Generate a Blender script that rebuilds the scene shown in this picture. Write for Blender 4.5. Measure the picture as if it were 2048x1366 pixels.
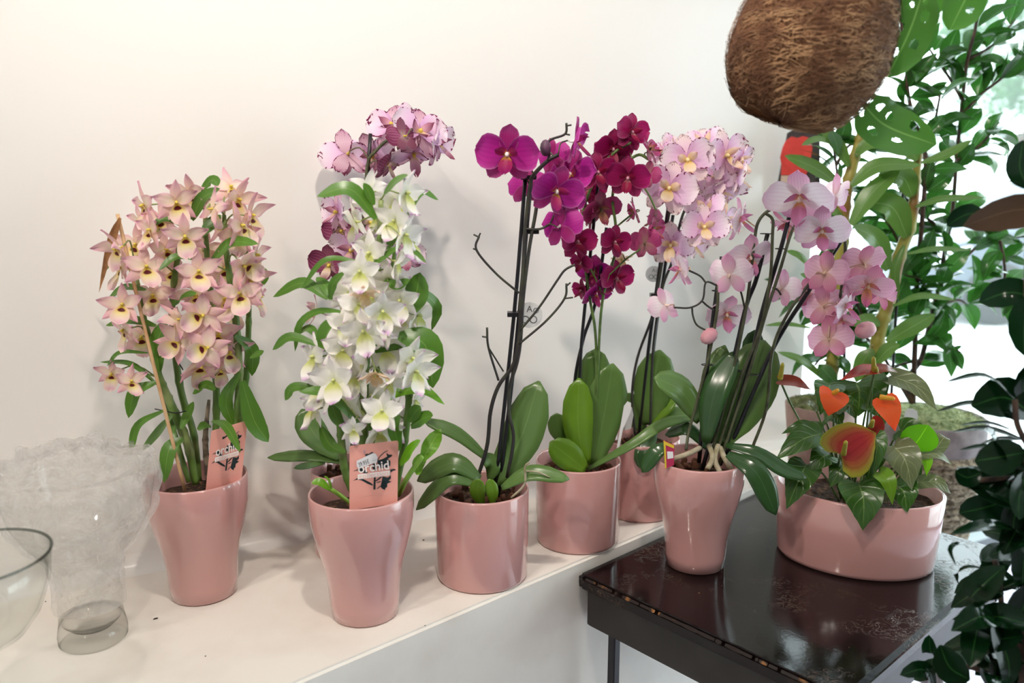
import bpy, bmesh, math, random
from mathutils import Vector, Matrix, noise
PI = math.pi
rnd = random.Random(7)
for o in list(bpy.data.objects): bpy.data.objects.remove(o)
S = bpy.context.scene
C = S.collection
V = Vector
# ------------------------------------------------------------------ camera
FPX = 1650.0; PITCH = math.radians(10.7); CAMZ = 0.58
cam = bpy.data.cameras.new('camera'); camo = bpy.data.objects.new('camera', cam); C.objects.link(camo)
camo.location = (0, 0, CAMZ); camo.rotation_euler = (PI/2 - PITCH, 0, 0)
cam.sensor_width = 36; cam.lens = 36*FPX/2048; cam.clip_start = .01
cam.dof.use_dof = True; cam.dof.focus_distance = 1.2; cam.dof.aperture_fstop = 3.2
S.camera = camo
# ------------------------------------------------------------------ world, exposure
S.view_settings.view_transform = 'Standard'; S.view_settings.look = 'None'
S.view_settings.gamma = 1; S.view_settings.use_curve_mapping = False
S.view_settings.exposure = 0.5
W = bpy.data.worlds.new('world'); S.world = W; W.use_nodes = True
bg = W.node_tree.nodes['Background']
bg.inputs[0].default_value = (.84, .94, 1, 1); bg.inputs[1].default_value = 4.5
# ------------------------------------------------------------------ helpers
FW = V((0, math.cos(PITCH), -math.sin(PITCH))); UP = V((0, math.sin(PITCH), math.cos(PITCH)))
CAM = V((0, 0, CAMZ))
def ray(x, y): return V((1, 0, 0))*((x-1024)/FPX) + UP*(-(y-683)/FPX) + FW
def ground(x, y, z=0):
    r = ray(x, y); return CAM + r*((z-CAMZ)/r.z)
def at(x, y, Y):
    r = ray(x, y); return CAM + r*(Y/r.y)
def mpp(p): return (V(p)-CAM).dot(FW)/FPX          # metres per pixel at a point
WD = V((.8866, .4625, 0)); WN = V((.4625, -.8866, 0)); W0 = V((-.334, 1.311, 0))   # wall line, normal to room
def wallY(x): return W0.y + (x-W0.x)*WD.y/WD.x
WEND = .66
def atw(x, y, Y):                                    # like at(), kept in front of the wall
    p = at(x, y, Y)
    for _ in range(12):
        if p.x > WEND or p.y < wallY(p.x)-.03: break
        Y -= .015; p = at(x, y, Y)
    return p
def srgb(h):
    if isinstance(h, str):
        h = h.lstrip('#'); c = [int(h[i:i+2], 16)/255 for i in (0, 2, 4)]
    else: c = [v/255 for v in h]
    return tuple((v/12.92 if v <= .04045 else ((v+.055)/1.055)**2.4) for v in c) + (1,)
class NT:
    def __init__(s, m): s.t = m.node_tree; s.n = s.t.nodes; s.l = s.t.links
    def new(s, k, **kw):
        n = s.n.new(k)
        for a, b in kw.items(): setattr(n, a, b)
        return n
    def set(s, sock, v):
        if hasattr(v, 'links') or isinstance(v, bpy.types.NodeSocket): s.l.new(v, sock)
        else: sock.default_value = v
    def math(s, op, a, b=0, c=0):
        n = s.new('ShaderNodeMath', operation=op)
        s.set(n.inputs[0], a); s.set(n.inputs[1], b); s.set(n.inputs[2], c); return n.outputs[0]
    def mix(s, f, a, b):
        n = s.new('ShaderNodeMix', data_type='RGBA')
        s.set(n.inputs[0], f); s.set(n.inputs[6], a); s.set(n.inputs[7], b); return n.outputs[2]
    def noise(s, scale, detail=3, vec=None, rough=.5, dist=0):
        n = s.new('ShaderNodeTexNoise'); n.inputs['Scale'].default_value = scale; n.inputs['Detail'].default_value = detail
        n.inputs['Roughness'].default_value = rough; n.inputs['Distortion'].default_value = dist
        if vec is None: vec = s.new('ShaderNodeTexCoord').outputs['Object']
        s.l.new(vec, n.inputs['Vector']); return n.outputs[0]
    def ramp(s, f, stops):
        n = s.new('ShaderNodeValToRGB'); e = n.color_ramp.elements
        while len(e) < len(stops): e.new(.5)
        for i, (p, c) in enumerate(stops): e[i].position = p; e[i].color = c
        s.l.new(f, n.inputs[0]); return n.outputs[0]
    def bump(s, h, strength, dist):
        b = s.new('ShaderNodeBump'); b.inputs['Strength'].default_value = strength; b.inputs['Distance'].default_value = dist
        s.l.new(h, b.inputs['Height']); return b.outputs[0]
MATS = {}
def newmat(name):
    m = bpy.data.materials.new(name); m.use_nodes = True; MATS[name] = m
    t = NT(m); return m, t, t.n['Principled BSDF'], t.n['Material Output']
def mat(name, col, rough=.5, spec=.5, metal=0, nz=None, bump=None, coat=0, trans=0, sub=0):
    """col: hex; nz=(scale, hex2, lo, hi) blends a second colour; bump=(scale, strength, dist)"""
    m, t, b, out = newmat(name)
    c = srgb(col)
    if nz:
        f = t.noise(nz[0], 4); f = t.ramp(f, [(nz[2], (0, 0, 0, 1)), (nz[3], (1, 1, 1, 1))]); c = t.mix(f, c, srgb(nz[1]))
    t.set(b.inputs['Base Color'], c)
    b.inputs['Roughness'].default_value = rough; b.inputs['Specular IOR Level'].default_value = spec
    b.inputs['Metallic'].default_value = metal; b.inputs['Coat Weight'].default_value = coat; b.inputs['Coat Roughness'].default_value = .05
    if bump: t.l.new(t.bump(t.noise(bump[0], 4), bump[1], bump[2]), b.inputs['Normal'])
    if trans:
        tr = t.new('ShaderNodeBsdfTranslucent'); t.set(tr.inputs[0], c)
        mx = t.new('ShaderNodeMixShader'); mx.inputs[0].default_value = trans
        t.l.new(b.outputs[0], mx.inputs[1]); t.l.new(tr.outputs[0], mx.inputs[2]); t.l.new(mx.outputs[0], out.inputs[0])
    return m
def uvxy(t):
    u = t.new('ShaderNodeUVMap'); s = t.new('ShaderNodeSeparateXYZ'); t.l.new(u.outputs[0], s.inputs[0])
    ax = t.math('ABSOLUTE', t.math('SUBTRACT', t.math('MULTIPLY', s.outputs[0], 2), 1))
    return u.outputs[0], s.outputs[0], s.outputs[1], ax
def petal_mat(name, stops, edge=None, vein=None, speck=None, trans=.3, rough=.5, spot=None):
    """stops along the length; edge=(hex, width); vein=(hex, amount); speck=(hex, inner, outer)"""
    m, t, b, out = newmat(name)
    uv, x, y, ax = uvxy(t)
    c = t.ramp(y, [(p, srgb(h)) for p, h in stops])
    if edge:
        e = t.math('MAXIMUM', ax, t.math('MULTIPLY', t.math('SUBTRACT', y, 1-edge[1]), 1/edge[1]))
        f = t.math('POWER', t.math('MAXIMUM', e, 0), edge[2] if len(edge) > 2 else 5); c = t.mix(f, c, srgb(edge[0]))
    if spot:
        dx = t.math('DIVIDE', ax, spot[3]); dy = t.math('DIVIDE', t.math('SUBTRACT', y, spot[1]), spot[2])
        rr = t.math('ADD', t.math('MULTIPLY', dx, dx), t.math('MULTIPLY', dy, dy)); c = t.mix(t.ramp(rr, [(.55, (1, 1, 1, 1)), (1.0, (0, 0, 0, 1))]), c, srgb(spot[0]))
    if vein:
        w = t.math('SINE', t.math('MULTIPLY', x, 46)); w = t.math('POWER', t.math('MULTIPLY_ADD', w, .5, .5), 5)
        c = t.mix(t.math('MULTIPLY', w, vein[1]), c, srgb(vein[0]))
    if speck:
        e = t.math('MAXIMUM', ax, y)
        info = t.new('ShaderNodeObjectInfo')
        mp = t.new('ShaderNodeVectorMath', operation='ADD'); t.l.new(uv, mp.inputs[0])
        cb = t.new('ShaderNodeCombineXYZ'); t.l.new(t.math('MULTIPLY', info.outputs['Random'], 17), cb.inputs[0]); t.l.new(t.math('MULTIPLY', info.outputs['Random'], 31), cb.inputs[1])
        t.l.new(cb.outputs[0], mp.inputs[1])
        nz = t.noise(speck[3], 3, mp.outputs[0])
        v = t.math('ADD', e, t.math('MULTIPLY', t.math('SUBTRACT', nz, .5), 1.1))
        f = t.ramp(v, [(speck[1], (0, 0, 0, 1)), (speck[2], (1, 1, 1, 1))]); c = t.mix(f, c, srgb(speck[0]))
    t.set(b.inputs['Base Color'], c); b.inputs['Roughness'].default_value = rough; b.inputs['Specular IOR Level'].default_value = .3
    tr = t.new('ShaderNodeBsdfTranslucent'); t.set(tr.inputs[0], c)
    mx = t.new('ShaderNodeMixShader'); mx.inputs[0].default_value = trans
    t.l.new(b.outputs[0], mx.inputs[1]); t.l.new(tr.outputs[0], mx.inputs[2]); t.l.new(mx.outputs[0], out.inputs[0])
    return m
def leaf_mat(name, col, rib, tip=None, rough=.35, trans=.18, var=.35, veins=0, spec=.5):
    m, t, b, out = newmat(name)
    uv, x, y, ax = uvxy(t)
    info = t.new('ShaderNodeObjectInfo')
    f = t.math('MULTIPLY', t.noise(25, 3), var)
    f = t.math('ADD', f, t.math('MULTIPLY', t.math('SUBTRACT', info.outputs['Random'], .5), var))
    d = [v*.45 for v in srgb(col)[:3]]+[1]
    c = t.mix(f, srgb(col), tuple(d))
    if tip: c = t.mix(t.math('POWER', y, 6), c, srgb(tip))
    rf = t.math('GREATER_THAN', .035, ax); c = t.mix(t.math('MULTIPLY', rf, .6), c, srgb(rib))
    h = t.math('MULTIPLY', ax, 1)
    if veins:
        w = t.math('SINE', t.math('MULTIPLY', t.math('SUBTRACT', t.math('MULTIPLY', y, 1.3), t.math('MULTIPLY', ax, .45)), veins))
        w = t.math('POWER', t.math('MULTIPLY_ADD', w, .5, .5), 12); c = t.mix(t.math('MULTIPLY', w, .18), c, srgb(rib)); h = w
    t.set(b.inputs['Base Color'], c); b.inputs['Roughness'].default_value = rough; b.inputs['Specular IOR Level'].default_value = spec
    if veins: t.l.new(t.bump(h, .3, .002), b.inputs['Normal'])
    tr = t.new('ShaderNodeBsdfTranslucent'); hs = t.new('ShaderNodeHueSaturation'); hs.inputs['Value'].default_value = 1.6; hs.inputs['Saturation'].default_value = 1.1
    t.set(hs.inputs['Color'], c); t.l.new(hs.outputs[0], tr.inputs[0])
    mx = t.new('ShaderNodeMixShader'); mx.inputs[0].default_value = trans
    t.l.new(b.outputs[0], mx.inputs[1]); t.l.new(tr.outputs[0], mx.inputs[2]); t.l.new(mx.outputs[0], out.inputs[0])
    return m
def mesh(name, verts, faces, uvs=None, smooth=True):
    me = bpy.data.meshes.new(name); me.from_pydata([tuple(v) for v in verts], [], faces); me.update()
    if uvs:
        l = me.uv_layers.new(name='UVMap')
        for lp in me.loops: l.data[lp.index].uv = uvs[lp.vertex_index]
    if smooth: me.polygons.foreach_set('use_smooth', [True]*len(me.polygons))
    return me
def link(name, me, m=None, parent=None, loc=None):
    o = bpy.data.objects.new(name, me); C.objects.link(o)
    if m and me and not me.materials: me.materials.append(m)
    if parent: o.parent = parent
    if loc is not None: o.location = loc
    return o
def wpos(o):
    p = V((0, 0, 0))
    while o: p = p + o.location; o = o.parent
    return p
def part(name, verts, faces, m, parent=None, uvs=None, smooth=True, kind=None):
    """mesh given in world coordinates; parents here are unrotated empties / meshes"""
    b = wpos(parent) if parent else V((0, 0, 0))
    o = link(name, mesh(name, [V(v)-b for v in verts], faces, uvs, smooth), m, parent)
    if kind: o['kind'] = kind
    return o
def thing(name, label, cat, loc, group=None):
    o = bpy.data.objects.new(name, None); C.objects.link(o); o.location = loc; o.empty_display_size = .05
    o['label'] = label; o['category'] = cat
    if group: o['group'] = group
    return o
def tag(o, label, cat, group=None):
    o['label'] = label; o['category'] = cat
    if group: o['group'] = group
    return o
def struct(o): o['kind'] = 'structure'; return o
def crv(pts, n):
    """Catmull-Rom resample to n+1 points"""
    pts = [V(p) for p in pts]
    if len(pts) == 2: pts = [pts[0], (pts[0]+pts[1])/2, pts[1]]
    P = [2*pts[0]-pts[1]] + pts + [2*pts[-1]-pts[-2]]
    seg = len(pts)-1; out = []
    for i in range(n+1):
        s = i/n*seg; k = min(int(s), seg-1); t = s-k
        a, b, c, d = P[k:k+4]
        out.append(.5*((2*b)+(c-a)*t+(2*a-5*b+4*c-d)*t*t+(3*b-a-3*c+d)*t*t*t))
    return out
def tube(pts, rad, n=None, sides=7, cap=True):
    """returns verts, faces; rad: number or function of u"""
    n = n or max(4, len(pts)*4); c = crv(pts, n); vs, fs = [], []
    up = None
    for i, p in enumerate(c):
        t = (c[min(i+1, n)]-c[max(i-1, 0)]).normalized()
        if up is None: up = t.orthogonal().normalized()
        up = (up - t*up.dot(t)).normalized(); sd = t.cross(up)
        r = rad(i/n) if callable(rad) else rad
        for k in range(sides):
            a = 2*PI*k/sides; vs.append(p + up*math.cos(a)*r + sd*math.sin(a)*r)
    for i in range(n):
        for k in range(sides):
            a = i*sides+k; b = i*sides+(k+1) % sides; fs.append((a, b, b+sides, a+sides))
    if cap: fs.append(tuple(range(sides))[::-1]); fs.append(tuple(n*sides+k for k in range(sides)))
    return vs, fs
def lathe(prof, n=48, c=(0, 0, 0), close=False):
    vs, fs = [], []; c = V(c)
    for r, z in prof:
        for k in range(n): a = 2*PI*k/n; vs.append(c+V((r*math.cos(a), r*math.sin(a), z)))
    m = len(prof)
    for i in range(m-1):
        for k in range(n): a = i*n+k; b = i*n+(k+1) % n; fs.append((a, b, b+n, a+n))
    if close: fs.append(tuple(range(n))[::-1]); fs.append(tuple((m-1)*n+k for k in range(n)))
    return vs, fs
def box(x0, x1, y0, y1, z0, z1):
    vs = [V((x, y, z)) for z in (z0, z1) for y in (y0, y1) for x in (x0, x1)]
    return vs, [(0, 2, 3, 1), (4, 5, 7, 6), (0, 1, 5, 4), (2, 6, 7, 3), (0, 4, 6, 2), (1, 3, 7, 5)]
def merge(*gs):
    vs, fs = [], []
    for v, f in gs:
        o = len(vs); vs += list(v); fs += [tuple(i+o for i in q) for q in f]
    return vs, fs
PROF = {
 'strap': [(0, .28), (.15, .62), (.4, .97), (.55, 1), (.75, .85), (.9, .5), (1, .02)],
 'oval': [(0, .3), (.1, .5), (.3, .8), (.55, 1), (.75, .95), (.9, .66), (.97, .35), (1, .05)],
 'cam': [(0, .06), (.1, .5), (.3, .92), (.45, 1), (.65, .84), (.82, .48), (.93, .17), (1, .01)],
 'ell': [(0, .08), (.1, .5), (.3, .9), (.5, 1), (.7, .92), (.88, .58), (.96, .3), (1, .03)],
 'petal': [(0, .2), (.1, .5), (.3, .86), (.5, 1), (.7, .97), (.87, .74), (.96, .42), (1, .1)],
 'sepal': [(0, .3), (.2, .75), (.45, 1), (.7, .85), (.9, .45), (1, .05)],
 'heart': [(0, .02), (.06, .4), (.13, .78), (.22, 1), (.38, 1), (.55, .82), (.75, .48), (.9, .18), (1, .01)],
 'lobe': [(0, 0), (.06, .2), (.13, .25), (.22, .17), (.38, .1), (.55, .03), (.75, 0), (1, 0)],
 'lance': [(0, .3), (.2, .8), (.4, 1), (.6, .85), (.8, .5), (1, .02)],
}
def pw(kind, u):
    P = PROF[kind]
    for (a, x), (b, y) in zip(P, P[1:]):
        if u <= b:
            t = (u-a)/(b-a); t = t*t*(3-2*t)*.4+t*.6; return x+(y-x)*t
    return P[-1][1]
def leafgeo(pts, w, kind='strap', fold=.15, n=None, nu=12, nv=4, wave=0, lobe=0, roll=0, seed=0):
    c = crv(pts, nu); vs, fs, uv = [], [], []
    mid = c[len(c)//2]
    nh = V(n) if n is not None else ((CAM-mid).normalized()+V((0, 0, .7)))
    L = sum((c[i+1]-c[i]).length for i in range(nu)); prev = None
    for i, p in enumerate(c):
        u = i/nu; t = (c[min(i+1, nu)]-c[max(i-1, 0)]).normalized()
        s = t.cross(nh)
        if s.length < .15 and prev: s = prev.copy()
        s = s - t*s.dot(t); s.normalize()
        if prev and s.dot(prev) < 0: s = -s
        prev = s; nn = s.cross(t).normalized()
        if roll: q = Matrix.Rotation(roll*u, 3, t); s = q@s; nn = q@nn
        hw = w*.5*pw(kind, u)
        for k in range(nv+1):
            v = 2*k/nv-1
            pos = p + s*(v*hw) + nn*(fold*abs(v)**1.3*hw*(1-.5*u)) 
            if wave: pos += nn*(wave*w*math.sin(u*9+seed+(2 if v > 0 else 0))*v*v)
            if lobe: pos -= t*(lobe*4*L*abs(v)**1.8*pw('lobe', u))
            vs.append(pos); uv.append(((v+1)/2, u))
    for i in range(nu):
        for k in range(nv):
            a = i*(nv+1)+k; fs.append((a, a+1, a+nv+2, a+nv+1))
    return vs, fs, uv
def leaf(parent, pts, w, m, kind='strap', name='leaf', thick=0, **kw):
    vs, fs, uv = leafgeo(pts, w, kind, **kw)
    o = part(name, vs, fs, m, parent, uv)
    if thick:
        s = o.modifiers.new('thick', 'SOLIDIFY'); s.thickness = thick; s.offset = -1
    return o
def pxleaves(parent, Y0, specs, m, kind='strap', seed=1, dyr=.02, **kw):
    """spec: (wpx, (x,y[,dy]), ..., opts dict)"""
    r = random.Random(seed)
    for sp in specs:
        k2 = dict(kw); pts = []; d0 = r.uniform(-dyr, dyr); mm = m; kk = kind
        for a in sp[1:]:
            if isinstance(a, dict): k2.update(a)
            else: pts.append(atw(a[0], a[1], Y0 + d0*(len(pts)) + (a[2] if len(a) > 2 else 0)))
        mm = k2.pop('m', m); kk = k2.pop('kind', kind)
        leaf(parent, pts, sp[0]*mpp(pts[len(pts)//2]), mm, kk, seed=r.random()*6, **k2)
# ------------------------------------------------------------------ flowers
def petalgeo(L, Wd, kind, ang, curl=0, cup=0, ruf=0, y0=0, nu=7, nv=6, base=0, tilt=0, seed=0, rollx=0):
    """flat petal in flower space: +Z up, -Y facing; ang about -Y axis, clockwise as seen from the front"""
    vs, fs, uv = [], [], []
    ca, sa = math.cos(ang), math.sin(ang)
    for i in range(nu+1):
        u = i/nu; hw = Wd*.5*pw(kind, u)
        for k in range(nv+1):
            v = 2*k/nv-1; x = v*hw; z = base+u*L
            y = -curl*L*u*u - cup*Wd*v*v*(.3+u*.7) + ruf*Wd*math.sin(u*8+v*3+seed)*abs(v)**1.5 + y0 + ruf*Wd*math.sin(v*7+seed)*u**3
            y -= tilt*u*L
            vs.append(V((x*ca+z*sa, y, -x*sa+z*ca))); uv.append((k/nv, u))
    for i in range(nu):
        for k in range(nv):
            a = i*(nv+1)+k; fs.append((a, a+1, a+nv+2, a+nv+1))
    return vs, fs, uv
def blob(r, c, sx=1, sy=1, sz=1, n=8):
    vs, fs = lathe([(r*math.sin(PI*i/6)+1e-5, -r*math.cos(PI*i/6)) for i in range(7)], n)
    return [V((v.x*sx, v.y*sy, v.z*sz))+V(c) for v in vs], fs
D2R = PI/180
class Species: pass
def species(name, kind, mp, ms, ml, mc, seed=0):
    """prepares shared meshes: each variant is (core mesh, [(part name, mesh)])"""
    sp = Species(); sp.vars = []; r = random.Random(seed)
    for q in range(3):
        parts = []
        def add(nm, g, m):
            me = mesh(name+'_'+nm, g[0], g[1], g[2]); me.materials.append(m); parts.append((nm, me))
        j = lambda a: r.uniform(-a, a)
        if kind == 'phal':
            cu = [.05, .18, -.12][q]
            for s in (-1, 1):
                add('petal', petalgeo(.5, .56, 'petal', s*(76+j(5))*D2R, curl=cu+j(.08), cup=.12+j(.05), ruf=.03, y0=-.012, seed=j(3)), mp)
            add('sepal', petalgeo(.47, .31, 'petal', j(6)*D2R, curl=-.1+j(.15), cup=.1, ruf=.02, seed=j(3)), ms)
            for s in (-1, 1): add('sepal', petalgeo(.46, .29, 'petal', s*(143+j(5))*D2R, curl=-.08+j(.12), cup=.1, ruf=.02, y0=.01, seed=j(3)), ms)
            a = petalgeo(.2, .15, 'petal', -58*D2R, curl=1.1, cup=-.25, y0=-.03, nu=5, nv=4)
            b = petalgeo(.2, .15, 'petal', 58*D2R, curl=1.1, cup=-.25, y0=-.03, nu=5, nv=4)
            m_ = petalgeo(.22, .22, 'petal', PI, curl=.6, cup=.45, y0=-.05, nu=5, nv=4, tilt=.55)
            vs, fs = merge(a[:2], b[:2], m_[:2]); add('lip', (vs, fs, a[2]+b[2]+m_[2]), ml)
            core = blob(.045, (0, -.05, .01), .8, 1.5, .9)
        else:
            w1, w2 = (.23, .3) if kind == 'dpink' else (.26, .37)
            cu = [-.1, .15, .35][q]
            add('sepal', petalgeo(.5, w1, 'lance', j(8)*D2R, curl=cu+j(.1), cup=-.15, ruf=.03, seed=j(3)), ms)
            for s in (-1, 1):
                add('petal', petalgeo(.5, w2, 'lance', s*(70+j(8))*D2R, curl=cu+.1+j(.15), cup=.1, ruf=.08, y0=-.01, seed=j(3)), mp)
                add('sepal', petalgeo(.5, w1+.02, 'lance', s*(132+j(8))*D2R, curl=cu+j(.15), cup=-.1, ruf=.03, seed=j(3)), ms)
            add('lip', petalgeo(.42, .4 if kind == 'dpink' else .38, 'petal', PI+j(.1), curl=.22, cup=.32, ruf=.07, y0=-.03, tilt=.18, seed=j(3)), ml)
            core = blob(.04, (0, -.06, .02), .9, 1.6, .8)
        tb = tube([(0, 0, 0), (0, .07, -.03), (0, .13, -.02)], lambda u: .03*(1-u*.6), n=4, sides=6)
        vs, fs = merge(core, tb)
        me = mesh(name+'_column', vs, fs); me.materials.append(mc)
        sp.vars.append((me, parts))
    return sp
def flower(parent, sp, pos, size, yaw=0, pitch=0, roll=0, var=0, stems=None, mstem=None, maxd=.09, only=None):
    """yaw/pitch in degrees away from facing the camera (+yaw: towards image right, +pitch: up)"""
    d = (CAM-pos).normalized()
    az = math.atan2(d.x, -d.y) - 0; el = math.asin(d.z)
    az += yaw*D2R; el += pitch*D2R*.999
    M = Matrix.Rotation(az, 4, 'Z') @ Matrix.Rotation(-el, 4, 'X') @ Matrix.Rotation(roll*D2R, 4, 'Y')
    M = Matrix.Translation(pos-wpos(parent)) @ M @ Matrix.Scale(size, 4)
    me, parts = sp.vars[var % len(sp.vars)]
    f = bpy.data.objects.new('flower', me); C.objects.link(f); f.parent = parent; f.matrix_local = M
    for nm, pm in parts:
        o = bpy.data.objects.new(nm, pm); C.objects.link(o); o.parent = f
    if stems:
        back = wpos(parent) + (M @ V((0, .13, -.02)))
        best = min(stems, key=lambda q: (q-back).length + (0.02 if q.z > back.z else 0))
        dd = (best-back).length
        if .004 < dd < maxd:
            mid = (best+back)/2 + V((0, 0, dd*.22)) + (back-(wpos(parent)+(M@V((0, 0, 0)))))*.4
            v, fs = tube([back, mid, best], .0011, n=6, sides=5); part('pedicel', v, fs, mstem, parent)
    return f
def stemline(parent, Y0, pts, r, m, name='stem', seed=0, store=None, sides=7, rad=None, n=None, world=None):
    w = world or [atw(p[0], p[1], Y0+(p[2] if len(p) > 2 else 0)) for p in pts]
    v, f = tube(w, rad or r, n=n or max(8, 5*len(w)), sides=sides)
    o = part(name, v, f, m, parent)
    if store is not None: store += crv(w, 24)
    return o
def canerad(r, nodes):
    return lambda u: r*(.75+.35*math.sin(PI*min(1, u*.9+.1)))*(1-.3*u)*(1+.22*math.exp(-((u*nodes) % 1-.5)**2*90))
# ------------------------------------------------------------------ materials
def wall_material(name, col, rough, spec):
    m, t, b, out = newmat(name)
    f = t.noise(2.2, 4); c = t.mix(t.math('MULTIPLY', f, .12), srgb(col), srgb('#cfc9c2'))
    t.set(b.inputs['Base Color'], c); b.inputs['Roughness'].default_value = rough; b.inputs['Specular IOR Level'].default_value = spec
    t.l.new(t.bump(t.noise(14, 3), .12, .004), b.inputs['Normal']); return m
M_WALL = wall_material('white_wall_paint', '#ece8e4', .22, .45)
M_LEDGE = mat('white_ledge_paint', '#eee8e0', .45, .4, nz=(9, '#e2d9cf', .45, .8), bump=(60, .1, .001))
M_ROOM = mat('room_paint', '#ebe8e4', .8)
M_FLOOR = mat('floor_terrazzo', '#c9c2cc', .45, nz=(220, '#8d8594', .45, .62))
M_PAVE = mat('pavement', '#d8d8d6', .8, nz=(1.2, '#c4c6c6', .4, .7))
M_FRAME = mat('window_aluminium', '#6d7274', .4, metal=.6)
def pot_material():
    m, t, b, out = newmat('pink_glazed_ceramic')
    f = t.noise(3, 3); c = t.mix(t.math('MULTIPLY', f, .25), srgb('#cf9b97'), srgb('#c48f8c'))
    t.set(b.inputs['Base Color'], c); b.inputs['Roughness'].default_value = .16; b.inputs['Specular IOR Level'].default_value = .55
    b.inputs['Coat Weight'].default_value = 1; b.inputs['Coat Roughness'].default_value = .02
    return m
M_POT = pot_material()
M_SOIL = mat('potting_soil', '#3a281d', .95, nz=(120, '#7a5a40', .5, .68), bump=(160, .9, .01))
M_BARK = mat('bark_chip', '#7b4a30', .85, nz=(60, '#3b2317', .4, .65), bump=(150, .6, .004))
M_BLACK = mat('black_plastic_stake', '#17151b', .35)
M_DSTEM = mat('dark_flower_stem', '#2a2626', .5, nz=(40, '#3d4030', .45, .7))
M_GSTEM = mat('green_flower_stem', '#5d7a3c', .45, nz=(50, '#3f5527', .45, .7))
M_OLIVE = mat('olive_flower_stem', '#4e5238', .5, nz=(50, '#33301f', .45, .7))
M_BAMBOO = mat('bamboo_stick', '#d9b58b', .6, nz=(30, '#c49a6c', .4, .7))
M_DRY = mat('dried_leaf', '#a97a4e', .7, nz=(50, '#7c5431', .4, .7), trans=.2)
M_ROOT = mat('aerial_root', '#b9ad95', .6, nz=(60, '#8c8464', .4, .7))
def cane_material(name, a, b_, band):
    m, t, b, out = newmat(name)
    f = t.noise(38, 4, rough=.6); c = t.mix(f, srgb(a), srgb(b_)); g = t.ramp(t.noise(16, 2), [(.52, (0, 0, 0, 1)), (.66, (1, 1, 1, 1))])
    c = t.mix(g, c, srgb(band)); t.set(b.inputs['Base Color'], c); b.inputs['Roughness'].default_value = .45; return m
M_CANE = cane_material('green_cane', '#6f8f42', '#4a6a2b', '#98a56a')
M_CANEY = cane_material('yellow_cane', '#a8a04a', '#7e7c34', '#7a5a24')
M_DLEAF = leaf_mat('dendrobium_leaf', '#55802e', '#86a552', rough=.32, trans=.2)
M_PLEAF = leaf_mat('moth_orchid_leaf', '#5f8040', '#6f8f50', rough=.3, trans=.1, var=.3)
M_PLEAFB = leaf_mat('moth_orchid_leaf_bright', '#6c9626', '#7fa544', rough=.3, trans=.16, var=.25)
M_PLEAFG = leaf_mat('moth_orchid_leaf_dark', '#34562c', '#4c6d46', rough=.2, trans=.08, var=.3)
M_BRLEAF = leaf_mat('bright_young_leaf', '#6fa32c', '#9cc251', rough=.3, trans=.3, var=.2)
M_HLEAF = leaf_mat('anthurium_leaf', '#365c20', '#7f9a52', rough=.24, trans=.12, var=.35, veins=26)
M_HLEAFB = leaf_mat('anthurium_leaf_bright', '#5c9a20', '#93cf45', rough=.4, trans=.4, var=.1)
M_HLEAFO = leaf_mat('anthurium_leaf_olive', '#6b7450', '#a9b07f', rough=.22, trans=.15, var=.25, veins=24)
M_CLEAF = leaf_mat('camellia_leaf', '#3a662e', '#6a9560', rough=.18, trans=.32, var=.7)
M_KLEAF = leaf_mat('dark_glossy_leaf', '#0f2c16', '#3c6a35', rough=.12, trans=.1, var=.6, spec=.22)
M_KBACK = leaf_mat('brown_felted_leaf', '#6d5038', '#8a6f52', rough=.5, trans=.04, var=.45)
M_ILEAF = leaf_mat('cane_orchid_leaf', '#587a38', '#7d9a66', rough=.25, trans=.22, var=.3)
M_MLEAF = leaf_mat('perforated_leaf', '#4f7d38', '#86ad62', rough=.3, trans=.3, var=.5)
# ------------------------------------------------------------------ the setting
FLZ, CEZ = -.75, 1.9
def R(s, n, z): return W0+WD*s+WN*n+V((0, 0, z))
def rbox(s0, s1, n0, n1, z0, z1):
    v, f = box(s0, s1, n0, n1, z0, z1); return [R(p.x, p.y, p.z) for p in v], [q[::-1] for q in f]
S0, S1, SE, N1 = -2.2, 1.121, 3.4, 3.6
struct(part('wall_back', *rbox(S0-.1, S1, -.35, 0, FLZ, CEZ), M_WALL, smooth=False))
struct(part('wall_left', *rbox(S0-.1, S0, 0, N1+.1, FLZ, CEZ), M_ROOM, smooth=False))
struct(part('wall_front', *rbox(S0, SE, N1, N1+.1, FLZ, CEZ), mat('brown_contrast_paint', '#6a5d52', .7), smooth=False))  # unseen wall, its brown chosen to cut fill light and give pot reflections contrast
struct(part('floor', *rbox(S0-.1, SE+.1, -.45, N1+.1, FLZ-.04, FLZ), M_FLOOR, smooth=False))
struct(part('ceiling', *rbox(S0-.1, SE+.1, -.45, N1+.1, CEZ, CEZ+.08), M_ROOM, smooth=False))
struct(part('ground', [(-40, -40, FLZ-.06), (60, -40, FLZ-.06), (60, 60, FLZ-.06), (-40, 60, FLZ-.06)], [(0, 1, 2, 3)], M_PAVE))
def glass_pane_mat():
    m, t, b, out = newmat('window_glass'); t.n.remove(b)
    g = t.new('ShaderNodeBsdfGlossy'); g.inputs['Roughness'].default_value = .02
    tr = t.new('ShaderNodeBsdfTransparent'); tr.inputs[0].default_value = (.96, .99, .98, 1)
    mx = t.new('ShaderNodeMixShader'); mx.inputs[0].default_value = .05; t.l.new(tr.outputs[0], mx.inputs[1]); t.l.new(g.outputs[0], mx.inputs[2]); t.l.new(mx.outputs[0], out.inputs[0])
    return m
M_GLASSW = glass_pane_mat()
g = [rbox(S1, SE, -.45, -.38, FLZ, FLZ+.07), rbox(S1, SE, -.45, -.38, CEZ-.09, CEZ)]
for a, b in ((S1-.02, S1+.03), (SE-.05, SE)): g.append(rbox(a, b, -.45, -.38, FLZ, CEZ))
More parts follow.
